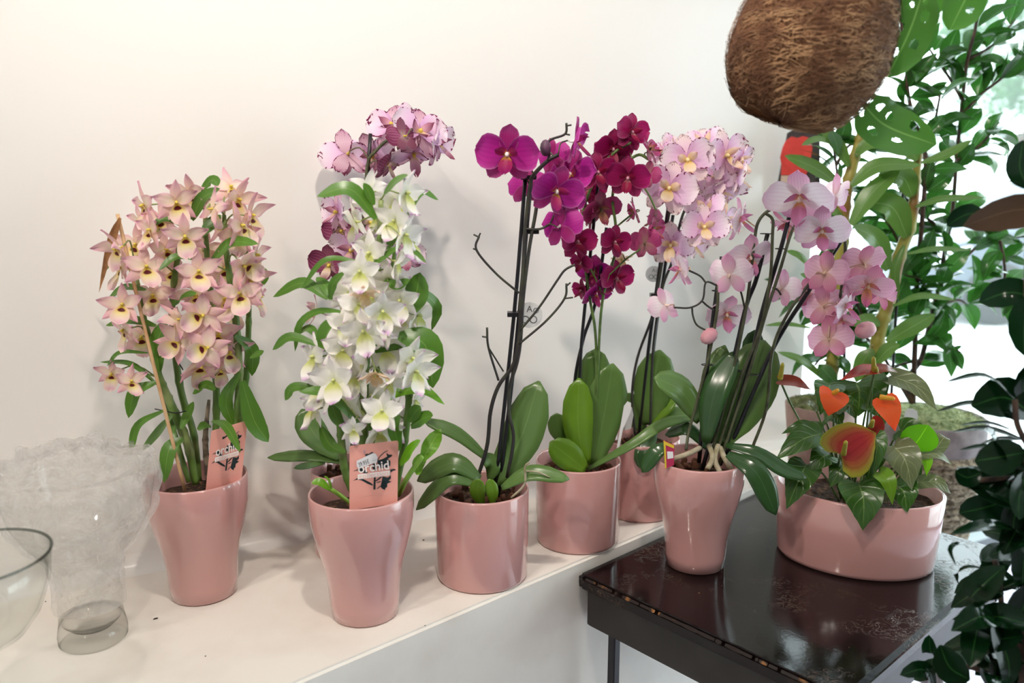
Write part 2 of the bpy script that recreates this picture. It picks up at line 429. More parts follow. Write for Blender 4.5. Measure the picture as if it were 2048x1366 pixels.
w1 = struct(part('window_1', *merge(*g), M_FRAME, smooth=False))
part('pane', *rbox(S1+.03, SE-.05, -.418, -.412, FLZ+.07, CEZ-.09), M_GLASSW, w1, smooth=False)
g = [rbox(SE, SE+.07, -.45, N1, FLZ, FLZ+.12), rbox(SE, SE+.07, -.45, N1, CEZ-.15, CEZ)]
for n_ in (-.45, 1.4, N1-.06): g.append(rbox(SE, SE+.07, n_, n_+.06, FLZ, CEZ))
w2 = struct(part('window_2', *merge(*g), M_FRAME, smooth=False))
for a, b in ((-.39, 1.4), (1.46, N1-.06)): part('pane', *rbox(SE+.03, SE+.036, a, b, FLZ+.12, CEZ-.15), M_GLASSW, w2, smooth=False)
# wedge-shaped white ledge in front of the wall
LD = V((.7478, .664, 0)); L0 = V((.056, 1.165, 0))
def lf(t): return L0+LD*t
def ledge():
    bm = bmesh.new()
    e = R(S1, 0, 0); te = (e-L0).dot(LD)
    front = [lf(-1.9), lf(te-.02)]; back = [e, R(-1.6, 0, 0)]
    pts = front+back
    top = [bm.verts.new((p.x, p.y, 0)) for p in pts]; bot = [bm.verts.new((p.x, p.y, FLZ)) for p in pts]
    bm.faces.new(top); n = len(pts)
    for i in range(n): bm.faces.new((bot[i], bot[(i+1) % n], top[(i+1) % n], top[i]))
    ed = [x for x in bm.edges if x.verts[0].co.z == 0 and x.verts[1].co.z == 0 and (x.verts[0] in top[:2] and x.verts[1] in top[:2])]
    bmesh.ops.bevel(bm, geom=ed, offset=.004, segments=3, affect='EDGES')
    bmesh.ops.recalc_face_normals(bm, faces=bm.faces)
    me = bpy.data.meshes.new('ledge'); bm.to_mesh(me); bm.free(); me.materials.append(M_LEDGE)
    o = bpy.data.objects.new('ledge', me); C.objects.link(o); return struct(o)
ledge()
vs, fs = [], []          # plaster cove where wall meets ledge
for i in range(7):
    a = PI/2*i/6; n_ = .026*(1-math.sin(a)); z = .026*(1-math.cos(a))
    vs += [R(-1.6, n_, z), R(S1, n_, z)]
for i in range(6): fs.append((2*i, 2*i+2, 2*i+3, 2*i+1))
struct(part('trim_1', vs, fs, M_WALL))
# ------------------------------------------------------------------ ceiling lamps
M_LAMPB = mat('lamp_housing', '#e8e8e8', .4)
def emit(name, col, s):
    m, t, b, out = newmat(name); b.inputs['Base Color'].default_value = (0, 0, 0, 1)
    b.inputs['Emission Color'].default_value = col; b.inputs['Emission Strength'].default_value = s; return m
M_LAMPE = emit('warm_lamp_glow', (1, .8, .58, 1), 12)
def lamp(x, y, tx, ty, tz, power, size, label):
    t = thing('ceiling_spotlight', label, 'spotlight', (x, y, CEZ), 'warm ceiling spotlights above the ledge')
    part('mount', *tube([(x, y, CEZ), (x, y, CEZ-.1)], .012, n=2, sides=10), M_LAMPB, t)
    d = (V((tx, ty, tz))-V((x, y, CEZ-.12))).normalized(); p = V((x, y, CEZ-.12))
    v, f = tube([p-d*.05, p+d*.06], lambda u: .035+.015*u, n=4, sides=20); part('housing', v, f, M_LAMPB, t)
    v, f = tube([p+d*.061, p+d*.064], .046, n=2, sides=20); part('bulb', v, f, M_LAMPE, t)
    l = bpy.data.lights.new('lamp_light', 'SPOT'); l.energy = power; l.color = (1, .9, .8); l.spot_size = 1.5; l.spot_blend = .8; l.shadow_soft_size = size
    o = bpy.data.objects.new('lamp_light', l); C.objects.link(o); o.parent = t; o.location = p+d*.1-V((x, y, CEZ))
    o.rotation_euler = d.to_track_quat('-Z', 'Y').to_euler()
lamp(-.8, -.05, -.3, 1.3, .25, 21, .035, 'warm white ceiling spotlight near the left wall')
lamp(.05, .3, -.05, 1.5, .8, 36, .035, 'warm white ceiling spotlight aimed at the purple orchids')
lamp(-.75, -.5, -.65, 1.2, .4, 26, .06, 'warm white ceiling spotlight furthest from the ledge')
# ------------------------------------------------------------------ pots
TZ = -.015
TALL = [(0, .0), (.040, 0), (.0455, .002), (.0475, .02), (.0495, .05), (.055, .08), (.063, .108), (.0695, .14), (.0705, .16), (.070, .1755), (.0685, .178), (.067, .1755), (.067, .15), (.06, .11), (.045, .03), (0, .028)]
CYL = [(0, .0), (.064, 0), (.0675, .002), (.0685, .006), (.0695, .07), (.070, .137), (.0688, .140), (.0672, .137), (.0665, .02), (0, .018)]
def pot(parent, prof, c, soilz, soilr, sz=1):
    v, f = lathe([(max(r, 1e-5), z*sz) for r, z in prof], 56, c); part('pot', v, f, M_POT, parent)
    vs = []; n = 20
    ring = [(soilr*i/6) for i in range(7)]; fs = []
    for i, r in enumerate(ring):
        for k in range(n):
            a = 2*PI*k/n; p = V((r*math.cos(a), r*math.sin(a), 0)); vs.append(V(c)+p+V((0, 0, soilz+noise.noise((p+V(c))*60)*.006)))
    for i in range(6):
        for k in range(n): a = i*n+k; b = i*n+(k+1) % n; fs.append((a, b, b+n, a+n))
    part('soil', vs, fs, M_SOIL, parent)
def chips(parent, c, z, r, n, seed):
    q = random.Random(seed); v, f = box(-.5, .5, -.5, .5, -.5, .5)
    bm = bmesh.new(); bm.from_mesh(mesh('chip', v, f)); bmesh.ops.bevel(bm, geom=bm.edges[:], offset=.12, segments=1, affect='EDGES')
    me = bpy.data.meshes.new('bark_chip'); bm.to_mesh(me); bm.free(); me.materials.append(M_BARK)
    for i in range(n):
        a = q.uniform(0, 2*PI); d = r*math.sqrt(q.random())
        o = link('bark_chip', me, None, parent); o.location = V(c)+V((d*math.cos(a), d*math.sin(a), z+q.uniform(.001, .006)))-wpos(parent)
        o.rotation_euler = (q.uniform(0, 3), q.uniform(0, 3), q.uniform(0, 3)); o.scale = (q.uniform(.008, .017), q.uniform(.007, .012), q.uniform(.004, .008))
PC = dict(A=V((-.447, 1.111, 0)), B=V((-.203, 1.054, 0)), B2=V((-.253, 1.262, 0)), C=V((-.045, 1.168, 0)), D=V((.109, 1.297, 0)), G=V((.231, 1.424, 0)), E=V((.293, 1.235, TZ)))
ORG = 'orchids in pink glazed pots'
LAB = dict(A='pink and yellow dendrobium orchid in a tall pink pot, with bamboo stick', B='white dendrobium orchid in a tall pink pot, with price sticker on its card',
 B2='purple and white moth orchid in the pink pot hidden behind the white dendrobium', C='magenta moth orchid with bare dark branches in a cylindrical pink pot',
 D='dark crimson moth orchid with broad upright leaves in a pink cylinder pot', G='pale pink moth orchid with purple speckled petals, in the pink pot nearest the wall',
 E='light pink moth orchid in a pink pot standing on the dark table')
T = {}
for k, c in PC.items():
    T[k] = thing('potted_orchid', LAB[k], 'orchid', c, ORG)
    if k in 'ABE': pot(T[k], TALL, c, .145, .066)
    else: pot(T[k], CYL, c, .115, .0664)
for k in ('C', 'D', 'G', 'B2'): chips(T[k], PC[k], .117, .058, 26, ord(k[0]))
chips(T['E'], PC['E'], .148, .056, 18, 3)
# ------------------------------------------------------------------ dark table
def table_mat():
    m, t, b, out = newmat('worn_dark_lacquer')
    tc = t.new('ShaderNodeTexCoord').outputs['Object']
    mp = t.new('ShaderNodeMapping'); mp.inputs['Scale'].default_value = (6, 1, 1); mp.inputs['Rotation'].default_value = (0, 0, .5); t.l.new(tc, mp.inputs[0])
    base = t.mix(t.noise(7, 4, tc), srgb('#0e0809'), srgb('#1a1011'))
    a = t.noise(55, 5, tc, .7, 1.5); a = t.math('ABSOLUTE', t.math('SUBTRACT', a, .5)); a = t.ramp(a, [(0, (1, 1, 1, 1)), (.012, (0, 0, 0, 1))])
    k = t.ramp(t.noise(9, 3, tc), [(.56, (0, 0, 0, 1)), (.64, (1, 1, 1, 1))])
    sc = t.math('MULTIPLY', a, k)
    sp = t.ramp(t.noise(130, 2, tc), [(.76, (0, 0, 0, 1)), (.8, (1, 1, 1, 1))])
    sc2 = t.math('MAXIMUM', sc, t.math('MULTIPLY', sp, .7))
    c = t.mix(t.math('MULTIPLY', sc2, .75), base, srgb('#8a6a4c'))
    t.set(b.inputs['Base Color'], c)
    r = t.math('MULTIPLY_ADD', t.noise(20, 4, tc), .1, .06); t.set(b.inputs['Roughness'], r); b.inputs['Specular IOR Level'].default_value = .4
    h = t.math('ADD', t.math('MULTIPLY', sc, 1), t.math('MULTIPLY', t.noise(160, 3, tc), .12))
    t.l.new(t.bump(h, .35, .002), b.inputs['Normal'])
    return m
M_TABLE = table_mat()
M_WEAR = mat('worn_raw_edge', '#21140f', .5, nz=(40, '#a06c38', .58, .66))
M_APRON = mat('dark_brown_apron', '#211c19', .35, nz=(12, '#2d2723', .4, .7))
TU = V((.7396, .673, 0)); TV = V((.673, -.7396, 0)); T0 = V((.1, 1.2, TZ)); TW, TD = .437, .592
tab = thing('side_table', 'worn dark brown wooden table with thin black legs beside the white ledge', 'table', (T0+TU*TD/2+TV*TW/2+V((0, 0, FLZ-TZ))))
def tloc(x, y, z): return T0+TV*x+TU*y+V((0, 0, z))
def tbox(x0, x1, y0, y1, z0, z1, bev, m, name, seg=3):
    v, f = box(x0, x1, y0, y1, z0, z1); bm = bmesh.new(); bm.from_mesh(mesh('t', v, f))
    bmesh.ops.bevel(bm, geom=bm.edges[:], offset=bev, segments=seg, affect='EDGES')
    vs = [tloc(q.co.x, q.co.y, q.co.z) for q in bm.verts]; fs = [tuple(q.index for q in p.verts) for p in bm.faces]; bm.free()
    return part(name, vs, fs, m, tab, smooth=False)
tbox(0, TW, 0, TD, -.026, 0, .007, M_TABLE, 'table_top', 4)
for a in ((.012, TW-.012, .012, .03), (.012, TW-.012, TD-.03, TD-.012), (.012, .03, .03, TD-.03), (TW-.03, TW-.012, .03, TD-.03)):
    tbox(a[0], a[1], a[2], a[3], -.088, -.026, .003, M_APRON, 'apron', 2)
for x in (.04, TW-.055):
    for y in (.032, TD-.047): tbox(x, x+.015, y, y+.015, FLZ-TZ, -.03, .002, M_BLACK, 'leg', 1)
q = random.Random(5); vs, fs = [], []   # chipped lacquer along the front edge
x = .02
while x < TW-.03:
    l = q.uniform(.004, .03); h = q.uniform(.0004, .0016) if .06 < x < .3 else q.uniform(.0002, .0006); o = len(vs)
    for i in range(5):
        u = i/4; hh = h*math.sin(PI*u)
        vs += [tloc(x+l*u, -.0004+.0021*0+.0018, -.0016+hh*.6), tloc(x+l*u, -.0006, -.0045-hh)]
    for i in range(4): fs.append((o+2*i, o+2*i+1, o+2*i+3, o+2*i+2))
    x += l*.8+q.uniform(-.003, .012)
part('chipped_edge', vs, fs, M_WEAR, tab, kind='stuff')
# ------------------------------------------------------------------ flower species
WHITE = mat('orchid_column_white', '#f3e6e4', .5)
YGREEN = mat('orchid_column_green', '#cfd48a', .5)
GREENP = mat('pedicel_green', '#8a9a5a', .5)
PINKP = mat('pedicel_pink', '#c9a58f', .5)
DARKP = mat('pedicel_dark', '#5f5a3c', .5)
YELC = mat('orchid_column_yellow', '#d9c451', .5)
SP_A = species('dendrobium_pink', 'dpink',
  petal_mat('dendrobium_pink_petal', [(0, '#f6e9c8'), (.35, '#f8e2d2'), (.75, '#f2c9c8'), (1, '#dfa0c0')], edge=('#ecb8c8', .3, 4)),
  petal_mat('dendrobium_pink_sepal', [(0, '#f2dfb8'), (.4, '#f1ccc4'), (1, '#e0a3bb')]),
  petal_mat('dendrobium_pink_lip', [(0, '#e9cf48'), (.3, '#efd75c'), (.48, '#f5e9b0'), (.7, '#f5dcd4'), (1, '#df9ec2')], edge=('#f3d8d0', .2, 2.5), spot=('#5f141c', .25, .12, .58)), YELC, 11)
SP_B = species('dendrobium_white', 'dwhite',
  petal_mat('dendrobium_white_petal', [(0, '#eef0da'), (.4, '#fbf8f2'), (.88, '#fbf7f5'), (1, '#d9a9d6')]),
  petal_mat('dendrobium_white_sepal', [(0, '#e8ecc8'), (.4, '#f9f6ee'), (.9, '#f8f2f2'), (1, '#d3a0d2')]),
  petal_mat('dendrobium_white_lip', [(0, '#d6de7a'), (.3, '#dfe38e'), (.5, '#f4f2d8'), (.85, '#fbf6f6'), (1, '#d29fd4')]), YGREEN, 12)
SP_B2 = species('moth_orchid_purple_white', 'phal',
  petal_mat('purple_white_petal', [(0, '#d9a6d8'), (.4, '#eac4e6'), (1, '#f5e6ee')], speck=('#7a1f4f', .99, 1.05, 7)),
  petal_mat('purple_white_sepal', [(0, '#cfa0b4'), (.5, '#e0bccb'), (1, '#c690aa')], vein=('#8a3a62', .15), speck=('#6f1d48', .9, .98, 6)),
  petal_mat('purple_white_lip', [(0, '#e9d27a'), (.4, '#d9a8b8'), (1, '#8a3058')]), YELC, 13)
SP_B2D = species('moth_orchid_purple_back', 'phal',
  petal_mat('purple_dark_petal', [(0, '#d9c0c4'), (.25, '#9a4a70'), (1, '#74204c')], vein=('#d4a9b6', .25)),
  petal_mat('purple_dark_sepal', [(0, '#c9a9a4'), (.4, '#8a4a62'), (1, '#6f2a4a')], vein=('#caa0a8', .3)),
  petal_mat('purple_dark_lip', [(0, '#e9d27a'), (.5, '#e6cfc0'), (1, '#7a2a4a')]), YELC, 14)
SP_C = species('moth_orchid_magenta', 'phal',
  petal_mat('magenta_petal', [(0, '#a81c86'), (.5, '#b41f8c'), (1, '#bd3a98')], edge=('#d98ac4', .06, 18), vein=('#8c1270', .3)),
  petal_mat('magenta_sepal', [(0, '#9a1c70'), (.6, '#a2246f'), (1, '#b04a8a')], edge=('#cf86b6', .06, 18), vein=('#7c1058', .35)),
  petal_mat('magenta_lip', [(0, '#ecd0c8'), (.14, '#d9a238'), (.32, '#a8285a'), (1, '#8a1060')]), WHITE, 15)
SP_D = species('moth_orchid_crimson', 'phal',
  petal_mat('crimson_petal', [(0, '#7a0a3e'), (.5, '#970f55'), (1, '#a82068')], edge=('#c86a9a', .06, 20), vein=('#6f0838', .3)),
  petal_mat('crimson_sepal', [(0, '#8a1848'), (.6, '#931b50'), (1, '#a03a68')], edge=('#c06a90', .06, 20), vein=('#6a0a38', .35)),
  petal_mat('crimson_lip', [(0, '#d9b0a0'), (.3, '#9a1848'), (1, '#7a0634')]), mat('crimson_column', '#c98aa0', .5), 16)
SP_DP = species('moth_orchid_crimson_pale', 'phal',
  petal_mat('crimson_pale_petal', [(0, '#b06a80'), (.5, '#a83a6c'), (1, '#b0477c')], vein=('#8a2858', .4)),
  petal_mat('crimson_pale_sepal', [(0, '#b58a80'), (.6, '#a35a72'), (1, '#93385f')], vein=('#7a2850', .45)),
  petal_mat('crimson_pale_lip', [(0, '#c9a070'), (1, '#8a0f48')]), DARKP, 17)
SP_G = species('moth_orchid_speckled', 'phal',
  petal_mat('speckled_petal', [(0, '#e3b0da'), (.45, '#ebc6e6'), (.8, '#f3e0ec'), (1, '#f7ece8')], vein=('#d48cc4', .12), speck=('#7a2050', .99, 1.05, 9)),
  petal_mat('speckled_sepal', [(0, '#e6b4d4'), (.6, '#efd3e0'), (1, '#f4e4dc')], vein=('#d090bc', .12), speck=('#7a2050', .96, 1.03, 9)),
  petal_mat('speckled_lip', [(0, '#e2b23a'), (.3, '#f0d7a0'), (.8, '#f3dcc8'), (1, '#e0a890')]), mat('speckled_column', '#f0e0a8', .5), 18)
SP_E = species('moth_orchid_light_pink', 'phal',
  petal_mat('light_pink_petal', [(0, '#fbf5f4'), (.5, '#f9ecf1'), (1, '#eecde1')], vein=('#d995c0', .16)),
  petal_mat('light_pink_sepal', [(0, '#f2dcd8'), (.5, '#e8bcd0'), (1, '#dc9cc0')], vein=('#c97cac', .35)),
  petal_mat('light_pink_lip', [(0, '#efc88a'), (.2, '#dd9a62'), (.42, '#cf7aa0'), (1, '#d48cb8')]), mat('light_pink_column', '#f2d8c8', .5), 19)
SP_EB = species('moth_orchid_rose_back', 'phal',
  petal_mat('rose_petal', [(0, '#f2d8d0'), (.4, '#e8bccb'), (1, '#e0a6c4')], vein=('#c66f9c', .25)),
  petal_mat('rose_sepal', [(0, '#e9c9b0'), (.4, '#dc9fb0'), (1, '#c97398')], vein=('#b85a88', .4)),
  petal_mat('rose_lip', [(0, '#e0a050'), (1, '#c05a90')]), mat('rose_column', '#e8c8a8', .5), 20)
def flowers(key, sp, Y0, lst, size, stems, ms, seed, yawr=40, pit=(-30, 5), dyr=(-.05, .03), maxd=.09):
    r = random.Random(seed)
    for i, f in enumerate(lst):
        x, y = f[:2]; o = f[2] if len(f) > 2 else {}
        dy = o.get('dy', r.uniform(*dyr)); p = atw(x, y, Y0+dy)
        flower(T[key], o.get('sp', sp), p, o.get('s', size)*mpp(p)*r.uniform(.94, 1.06), o.get('yaw', r.uniform(-yawr, yawr)), o.get('pit', r.uniform(*pit)), o.get('roll', r.uniform(-14, 14)), o.get('v', r.randrange(3)), stems, ms, o.get('maxd', maxd))
# ------------------------------------------------------------------ A: pink and yellow dendrobium
Y = 1.111; t = T['A']; st = []
for pts, r in (([(392, 968), (376, 890), (348, 822), (326, 772), (310, 728), (296, 680)], .0062), ([(398, 962, .01), (388, 870, .02), (364, 790, .02), (350, 700, .02), (345, 600, .02), (358, 500, .02), (370, 440, .01)], .0052),
  ([(418, 958, .015), (432, 860, .02), (432, 740, .02), (425, 620, .02), (415, 520, .01), (410, 420, 0)], .0052), ([(455, 955, .0), (474, 850, .0), (478, 740, -.01), (470, 620, -.01), (455, 520, -.01), (448, 430, 0)], .0056),
  ([(378, 965, -.01), (330, 800, .01), (290, 640, .01), (268, 520, .02)], .004), ([(468, 950, .02), (490, 780, .02), (498, 620, .02), (492, 480, .02)], .0045)):
    stemline(t, Y, pts, 0, M_CANE, 'cane', store=st, rad=canerad(r, 9), n=44)
stemline(t, Y, [(432, 960, .02), (432, 800, .02), (430, 600, .02)], .003, mat('green_stake', '#2f4a36', .5), 'stake')
stemline(t, Y, [(417, 960, .01), (411, 880, .01), (418, 800, .01)], 0, mat('dry_cane', '#8a7a68', .8, nz=(60, '#4d4036', .4, .6)), 'dry_cane', rad=canerad(.0042, 5), n=24)
stemline(t, Y, [(370, 982, -.03), (300, 700, -.035), (235, 428, -.03)], .0024, M_BAMBOO, 'bamboo_stick')
leaf(t, [at(241, 436, Y-.034), at(222, 490, Y-.038), at(198, 585, Y-.036)], .011, M_DRY, 'lance', name='dry_leaf', fold=.8)
for pts in ([(310, 818), (330, 822, -.01), (352, 826, -.01), (372, 822)], [(366, 740), (352, 712), (372, 700)]):
    stemline(t, Y-.008, pts, .0009, M_BLACK, 'wire_tie')
pxleaves(t, Y-.02, [(30, (384, 440), (404, 398), (440, 377)), (15, (370, 455), (332, 437), (298, 455)), (26, (402, 472), (422, 448), (442, 430)), (29, (418, 530), (462, 486), (517, 488)),
 (16, (402, 520), (352, 513), (317, 541)), (12, (292, 524), (240, 517), (204, 546)), (19, (292, 580), (248, 575), (215, 600)), (22, (312, 652), (262, 640), (211, 651)), (24, (392, 588), (362, 590), (344, 612)),
 (34, (318, 742), (314, 690), (332, 638)), (11, (296, 706), (240, 705), (214, 732)), (12, (318, 772), (262, 728), (200, 724)), (27, (312, 765), (270, 785), (257, 836)), (30, (470, 672), (503, 700), (504, 752)),
 (28, (480, 745), (452, 800), (466, 852)), (40, (484, 762), (508, 840), (537, 884)), (20, (424, 842), (452, 852, -.03), (481, 905, -.07)), (17, (330, 820), (275, 852), (261, 912)), (23, (345, 832), (320, 860), (280, 905)),
 (30, (366, 876), (338, 900), (328, 966)), (18, (362, 858), (374, 830), (387, 803)), (14, (352, 880), (346, 865), (350, 848)), (14, (500, 716), (516, 708), (528, 702)), (24, (402, 380), (425, 360), (436, 372)),
 (22, (500, 540), (525, 545), (528, 570)), (22, (430, 780), (410, 770), (385, 788)), (20, (396, 860), (410, 850), (422, 852))], M_DLEAF, seed=3)
fa = [(352, 405, dict(yaw=10)), (370, 472, dict(yaw=0, dy=-.055, v=0, roll=0)), (273, 490), (291, 534), (345, 544, dict(yaw=-5)), (397, 544, dict(yaw=8, dy=-.055)), (308, 591), (245, 610, dict(yaw=-10)), (282, 674), (405, 630, dict(roll=70, dy=-.06)), (358, 683, dict(roll=40)), (414, 695, dict(roll=80, dy=-.065, s=96)),
 (487, 531, dict(roll=-70, dy=-.05)), (480, 587, dict(dy=-.05)), (452, 598), (475, 399), (290, 411, dict(yaw=-70)), (302, 461, dict(yaw=-60)), (425, 417, dict(yaw=120)), (443, 458, dict(yaw=110)), (481, 452, dict(yaw=60)), (510, 510, dict(yaw=70)), (501, 431, dict(yaw=60)), (235, 496, dict(yaw=-60)), (244, 537, dict(yaw=-80)),
 (250, 660, dict(yaw=-70)), (355, 639, dict(yaw=-120, pit=-40)), (393, 590), (449, 537), (516, 592, dict(yaw=70)), (460, 622), (457, 704, dict(yaw=30)), (381, 387, dict(yaw=-30)), (460, 376, dict(yaw=30, pit=20)), (224, 747, dict(yaw=-25, s=72)), (261, 763, dict(yaw=30, s=76)), (400, 730, dict(yaw=20, pit=-50)), (440, 740, dict(yaw=30, pit=-55, s=76)), (436, 668, dict(yaw=10)), (325, 440, dict(yaw=-40)), (500, 560, dict(yaw=40)), (385, 655, dict(yaw=-20)), (470, 470, dict(yaw=20)), (280, 440, dict(yaw=-50, s=70)), (410, 500, dict(yaw=160, dy=.02)), (330, 500, dict(dy=.02))]
flowers('A', SP_A, Y, fa, 94, st, GREENP, 21)
# ------------------------------------------------------------------ B: white dendrobium
Y = 1.054; t = T['B']; st = []
for pts, r in (([(706, 985, .0), (690, 940), (682, 870), (678, 790), (690, 690)], .0055), ([(722, 985, .01), (727, 880), (728, 790), (736, 650), (757, 520), (762, 400)], .0062), ([(790, 985, .02), (808, 890, .02), (818, 790, .02), (812, 690, .02), (800, 600, .02)], .005), ([(742, 985, .02), (745, 800, .02), (772, 640, .02), (790, 500, .02)], .005)):
    stemline(t, Y, pts, 0, M_CANE, 'cane', store=st, rad=canerad(r, 9), n=44)
stemline(t, Y, [(705, 985, .02), (712, 800, .02), (718, 600, .02)], .0026, MATS['green_stake'], 'stake')
pxleaves(t, Y-.02, [(34, (752, 438), (700, 378), (634, 393)), (20, (748, 410), (738, 385), (727, 366)), (24, (768, 388), (790, 364), (816, 350)), (17, (816, 430), (842, 384), (877, 400)), (25, (776, 500), (790, 465), (812, 444)), (13, (745, 532), (655, 518), (602, 578)),
 (17, (738, 535), (775, 508), (802, 492)), (11, (808, 494), (832, 505), (853, 527)), (28, (656, 598), (605, 566), (546, 594)), (24, (662, 600), (650, 572), (633, 554)), (20, (660, 596), (668, 565), (690, 544)), (17, (698, 627), (640, 622), (600, 648), (590, 703)), (20, (640, 680), (618, 657), (592, 668)),
 (22, (636, 690), (580, 674), (545, 700)), (40, (675, 632), (655, 665), (642, 706)), (50, (820, 628), (832, 590), (840, 545)), (24, (800, 588), (842, 586), (874, 615), (863, 661)), (66, (797, 672), (850, 690), (866, 776)), (24, (750, 704), (812, 692), (850, 715), (862, 766)), (34, (797, 784), (822, 762), (852, 750)),
 (22, (735, 824), (790, 788), (846, 780), (889, 809), dict(m=M_BRLEAF)), (22, (652, 782), (590, 774), (570, 801)), (24, (720, 850), (655, 788), (598, 783)), (34, (845, 921), (862, 890), (881, 858), dict(m=M_BRLEAF)), (30, (800, 930), (822, 900), (841, 882), dict(m=M_BRLEAF)), (34, (822, 854), (845, 838), (866, 831)), (30, (818, 843), (830, 825), (841, 812)), (26, (836, 950), (838, 925), (852, 905), dict(m=M_BRLEAF)),
 (26, (690, 860), (670, 830), (664, 800)), (24, (760, 700), (752, 660), (768, 640)), (28, (700, 700), (690, 740), (668, 730)), (26, (770, 560), (795, 570), (820, 560)), (30, (740, 840), (752, 870), (775, 880)), (30, (800, 900), (790, 860), (800, 830)), (26, (690, 905), (660, 890), (640, 850))], M_DLEAF, seed=4)
stemline(t, Y-.02, [(797, 990, .02), (815, 955), (845, 912)], .0035, mat('young_shoot', '#86b043', .4), 'shoot')
stemline(t, Y-.03, [(700, 1006, .01), (672, 985), (640, 968)], .003, MATS['young_shoot'], 'shoot')
pxleaves(t, Y-.035, [(17, (660, 980), (640, 964), (623, 966)), (17, (664, 978), (656, 962), (652, 952))], M_BRLEAF, 'ell', seed=9)
fb = [(735, 382, dict(yaw=-150)), (788, 405, dict(yaw=15, v=0)), (811, 387, dict(yaw=60)), (711, 443, dict(yaw=-110)), (741, 472, dict(pit=-50)), (808, 469, dict(yaw=60)), (820, 487, dict(yaw=70)), (720, 543, dict(yaw=-10, dy=-.06)), (741, 507, dict(yaw=-40)), (793, 522, dict(yaw=80, pit=-30)), (776, 557, dict(pit=-60)), (694, 580), (735, 583), (790, 443), (702, 582), (764, 622, dict(dy=-.06)), (793, 633, dict(yaw=20)), (835, 630, dict(yaw=60)), (691, 651), (728, 662, dict(dy=-.06)), (764, 662), (684, 703),
 (731, 710, dict(yaw=-90)), (629, 714, dict(yaw=-60)), (669, 761, dict(yaw=-20, dy=-.06)), (713, 754), (779, 765, dict(yaw=40, pit=-60)), (823, 717, dict(yaw=30)), (830, 743, dict(yaw=40)), (629, 816, dict(yaw=-70)), (709, 812), (764, 823, dict(dy=-.065)), (786, 838, dict(yaw=60)), (757, 864, dict(pit=-40)), (706, 860, dict(s=60)), (830, 801, dict(s=50, yaw=60)), (748, 640), (650, 780, dict(yaw=-50)), (745, 790), (800, 600), (755, 430, dict(yaw=-60)), (715, 610, dict(dy=-.05)), (700, 690), (770, 700, dict(yaw=10)), (690, 800, dict(yaw=-40))]
flowers('B', SP_B, Y, fb, 98, st, GREENP, 22)
flowers('B', SP_A, Y, [(632, 622, dict(yaw=-90, s=64, dy=.02))], 70, st, GREENP, 5)
FADE = species('dendrobium_faded', 'dwhite', petal_mat('faded_petal', [(0, '#efd9b4'), (1, '#f0d2bd')]), petal_mat('faded_sepal', [(0, '#e8cfa4'), (1, '#efcbb4')]), petal_mat('faded_lip', [(0, '#d9b860'), (1, '#efd6bc')]), YGREEN, 8)
flowers('B', FADE, Y, [(750, 748, dict(pit=-75, s=66, dy=-.06)), (728, 585, dict(pit=-60, s=60, dy=-.055))], 60, st, GREENP, 6)
# ------------------------------------------------------------------ B2: purple and white moth orchid behind
Y = 1.262; t = T['B2']; st = []
stemline(t, Y, [(706, 960), (720, 600), (741, 267)], .0028, M_BLACK, 'stake', n=12)
stemline(t, Y-.006, [(700, 960), (716, 640), (728, 440), (735, 330), (752, 302), (774, 281), (800, 272), (840, 280)], .0024, M_OLIVE, 'flower_stem', store=st)
stemline(t, Y-.006, [(712, 640), (690, 560), (672, 500), (664, 470)], .0016, M_OLIVE, 'flower_stem', store=st)
pxleaves(t, Y-.03, [(58, (680, 915), (630, 870), (603, 818)), (26, (690, 924), (620, 912), (535, 915)), (15, (650, 925), (620, 930), (588, 936)), (40, (700, 930), (740, 900), (800, 890))], M_PLEAF, 'oval', seed=6, thick=.0012)
f2 = [(695, 308, dict(yaw=-165, s=92)), (747, 311, dict(yaw=-20, dy=.02, s=90)), (775, 330, dict(sp=SP_B2D, yaw=60, pit=-30, s=70)), (786, 252, dict(yaw=-30, pit=30, s=96)), (808, 272, dict(sp=SP_B2D, yaw=-140, s=66, dy=-.05)), (838, 266, dict(yaw=25, pit=25, s=110, dy=-.02)), (826, 306, dict(yaw=30, pit=-50, s=92)), (874, 288, dict(yaw=70, s=88)),
 (676, 425, dict(yaw=-60, s=84)), (684, 462, dict(sp=SP_B2D, yaw=-20, s=70)), (740, 446, dict(sp=SP_B2D, dy=0, s=90)), (706, 500, dict(yaw=-40, s=90)), (660, 530, dict(sp=SP_B2D, yaw=-30, pit=-20, s=80)), (785, 481, dict(sp=SP_B2D, s=80)), (812, 510, dict(s=70))]
flowers('B2', SP_B2, Y, [(a, b, dict(c, s=c.get('s', 90)*1.16)) for a, b, c in f2], 90, st, DARKP, 23, dyr=(-.03, .03))
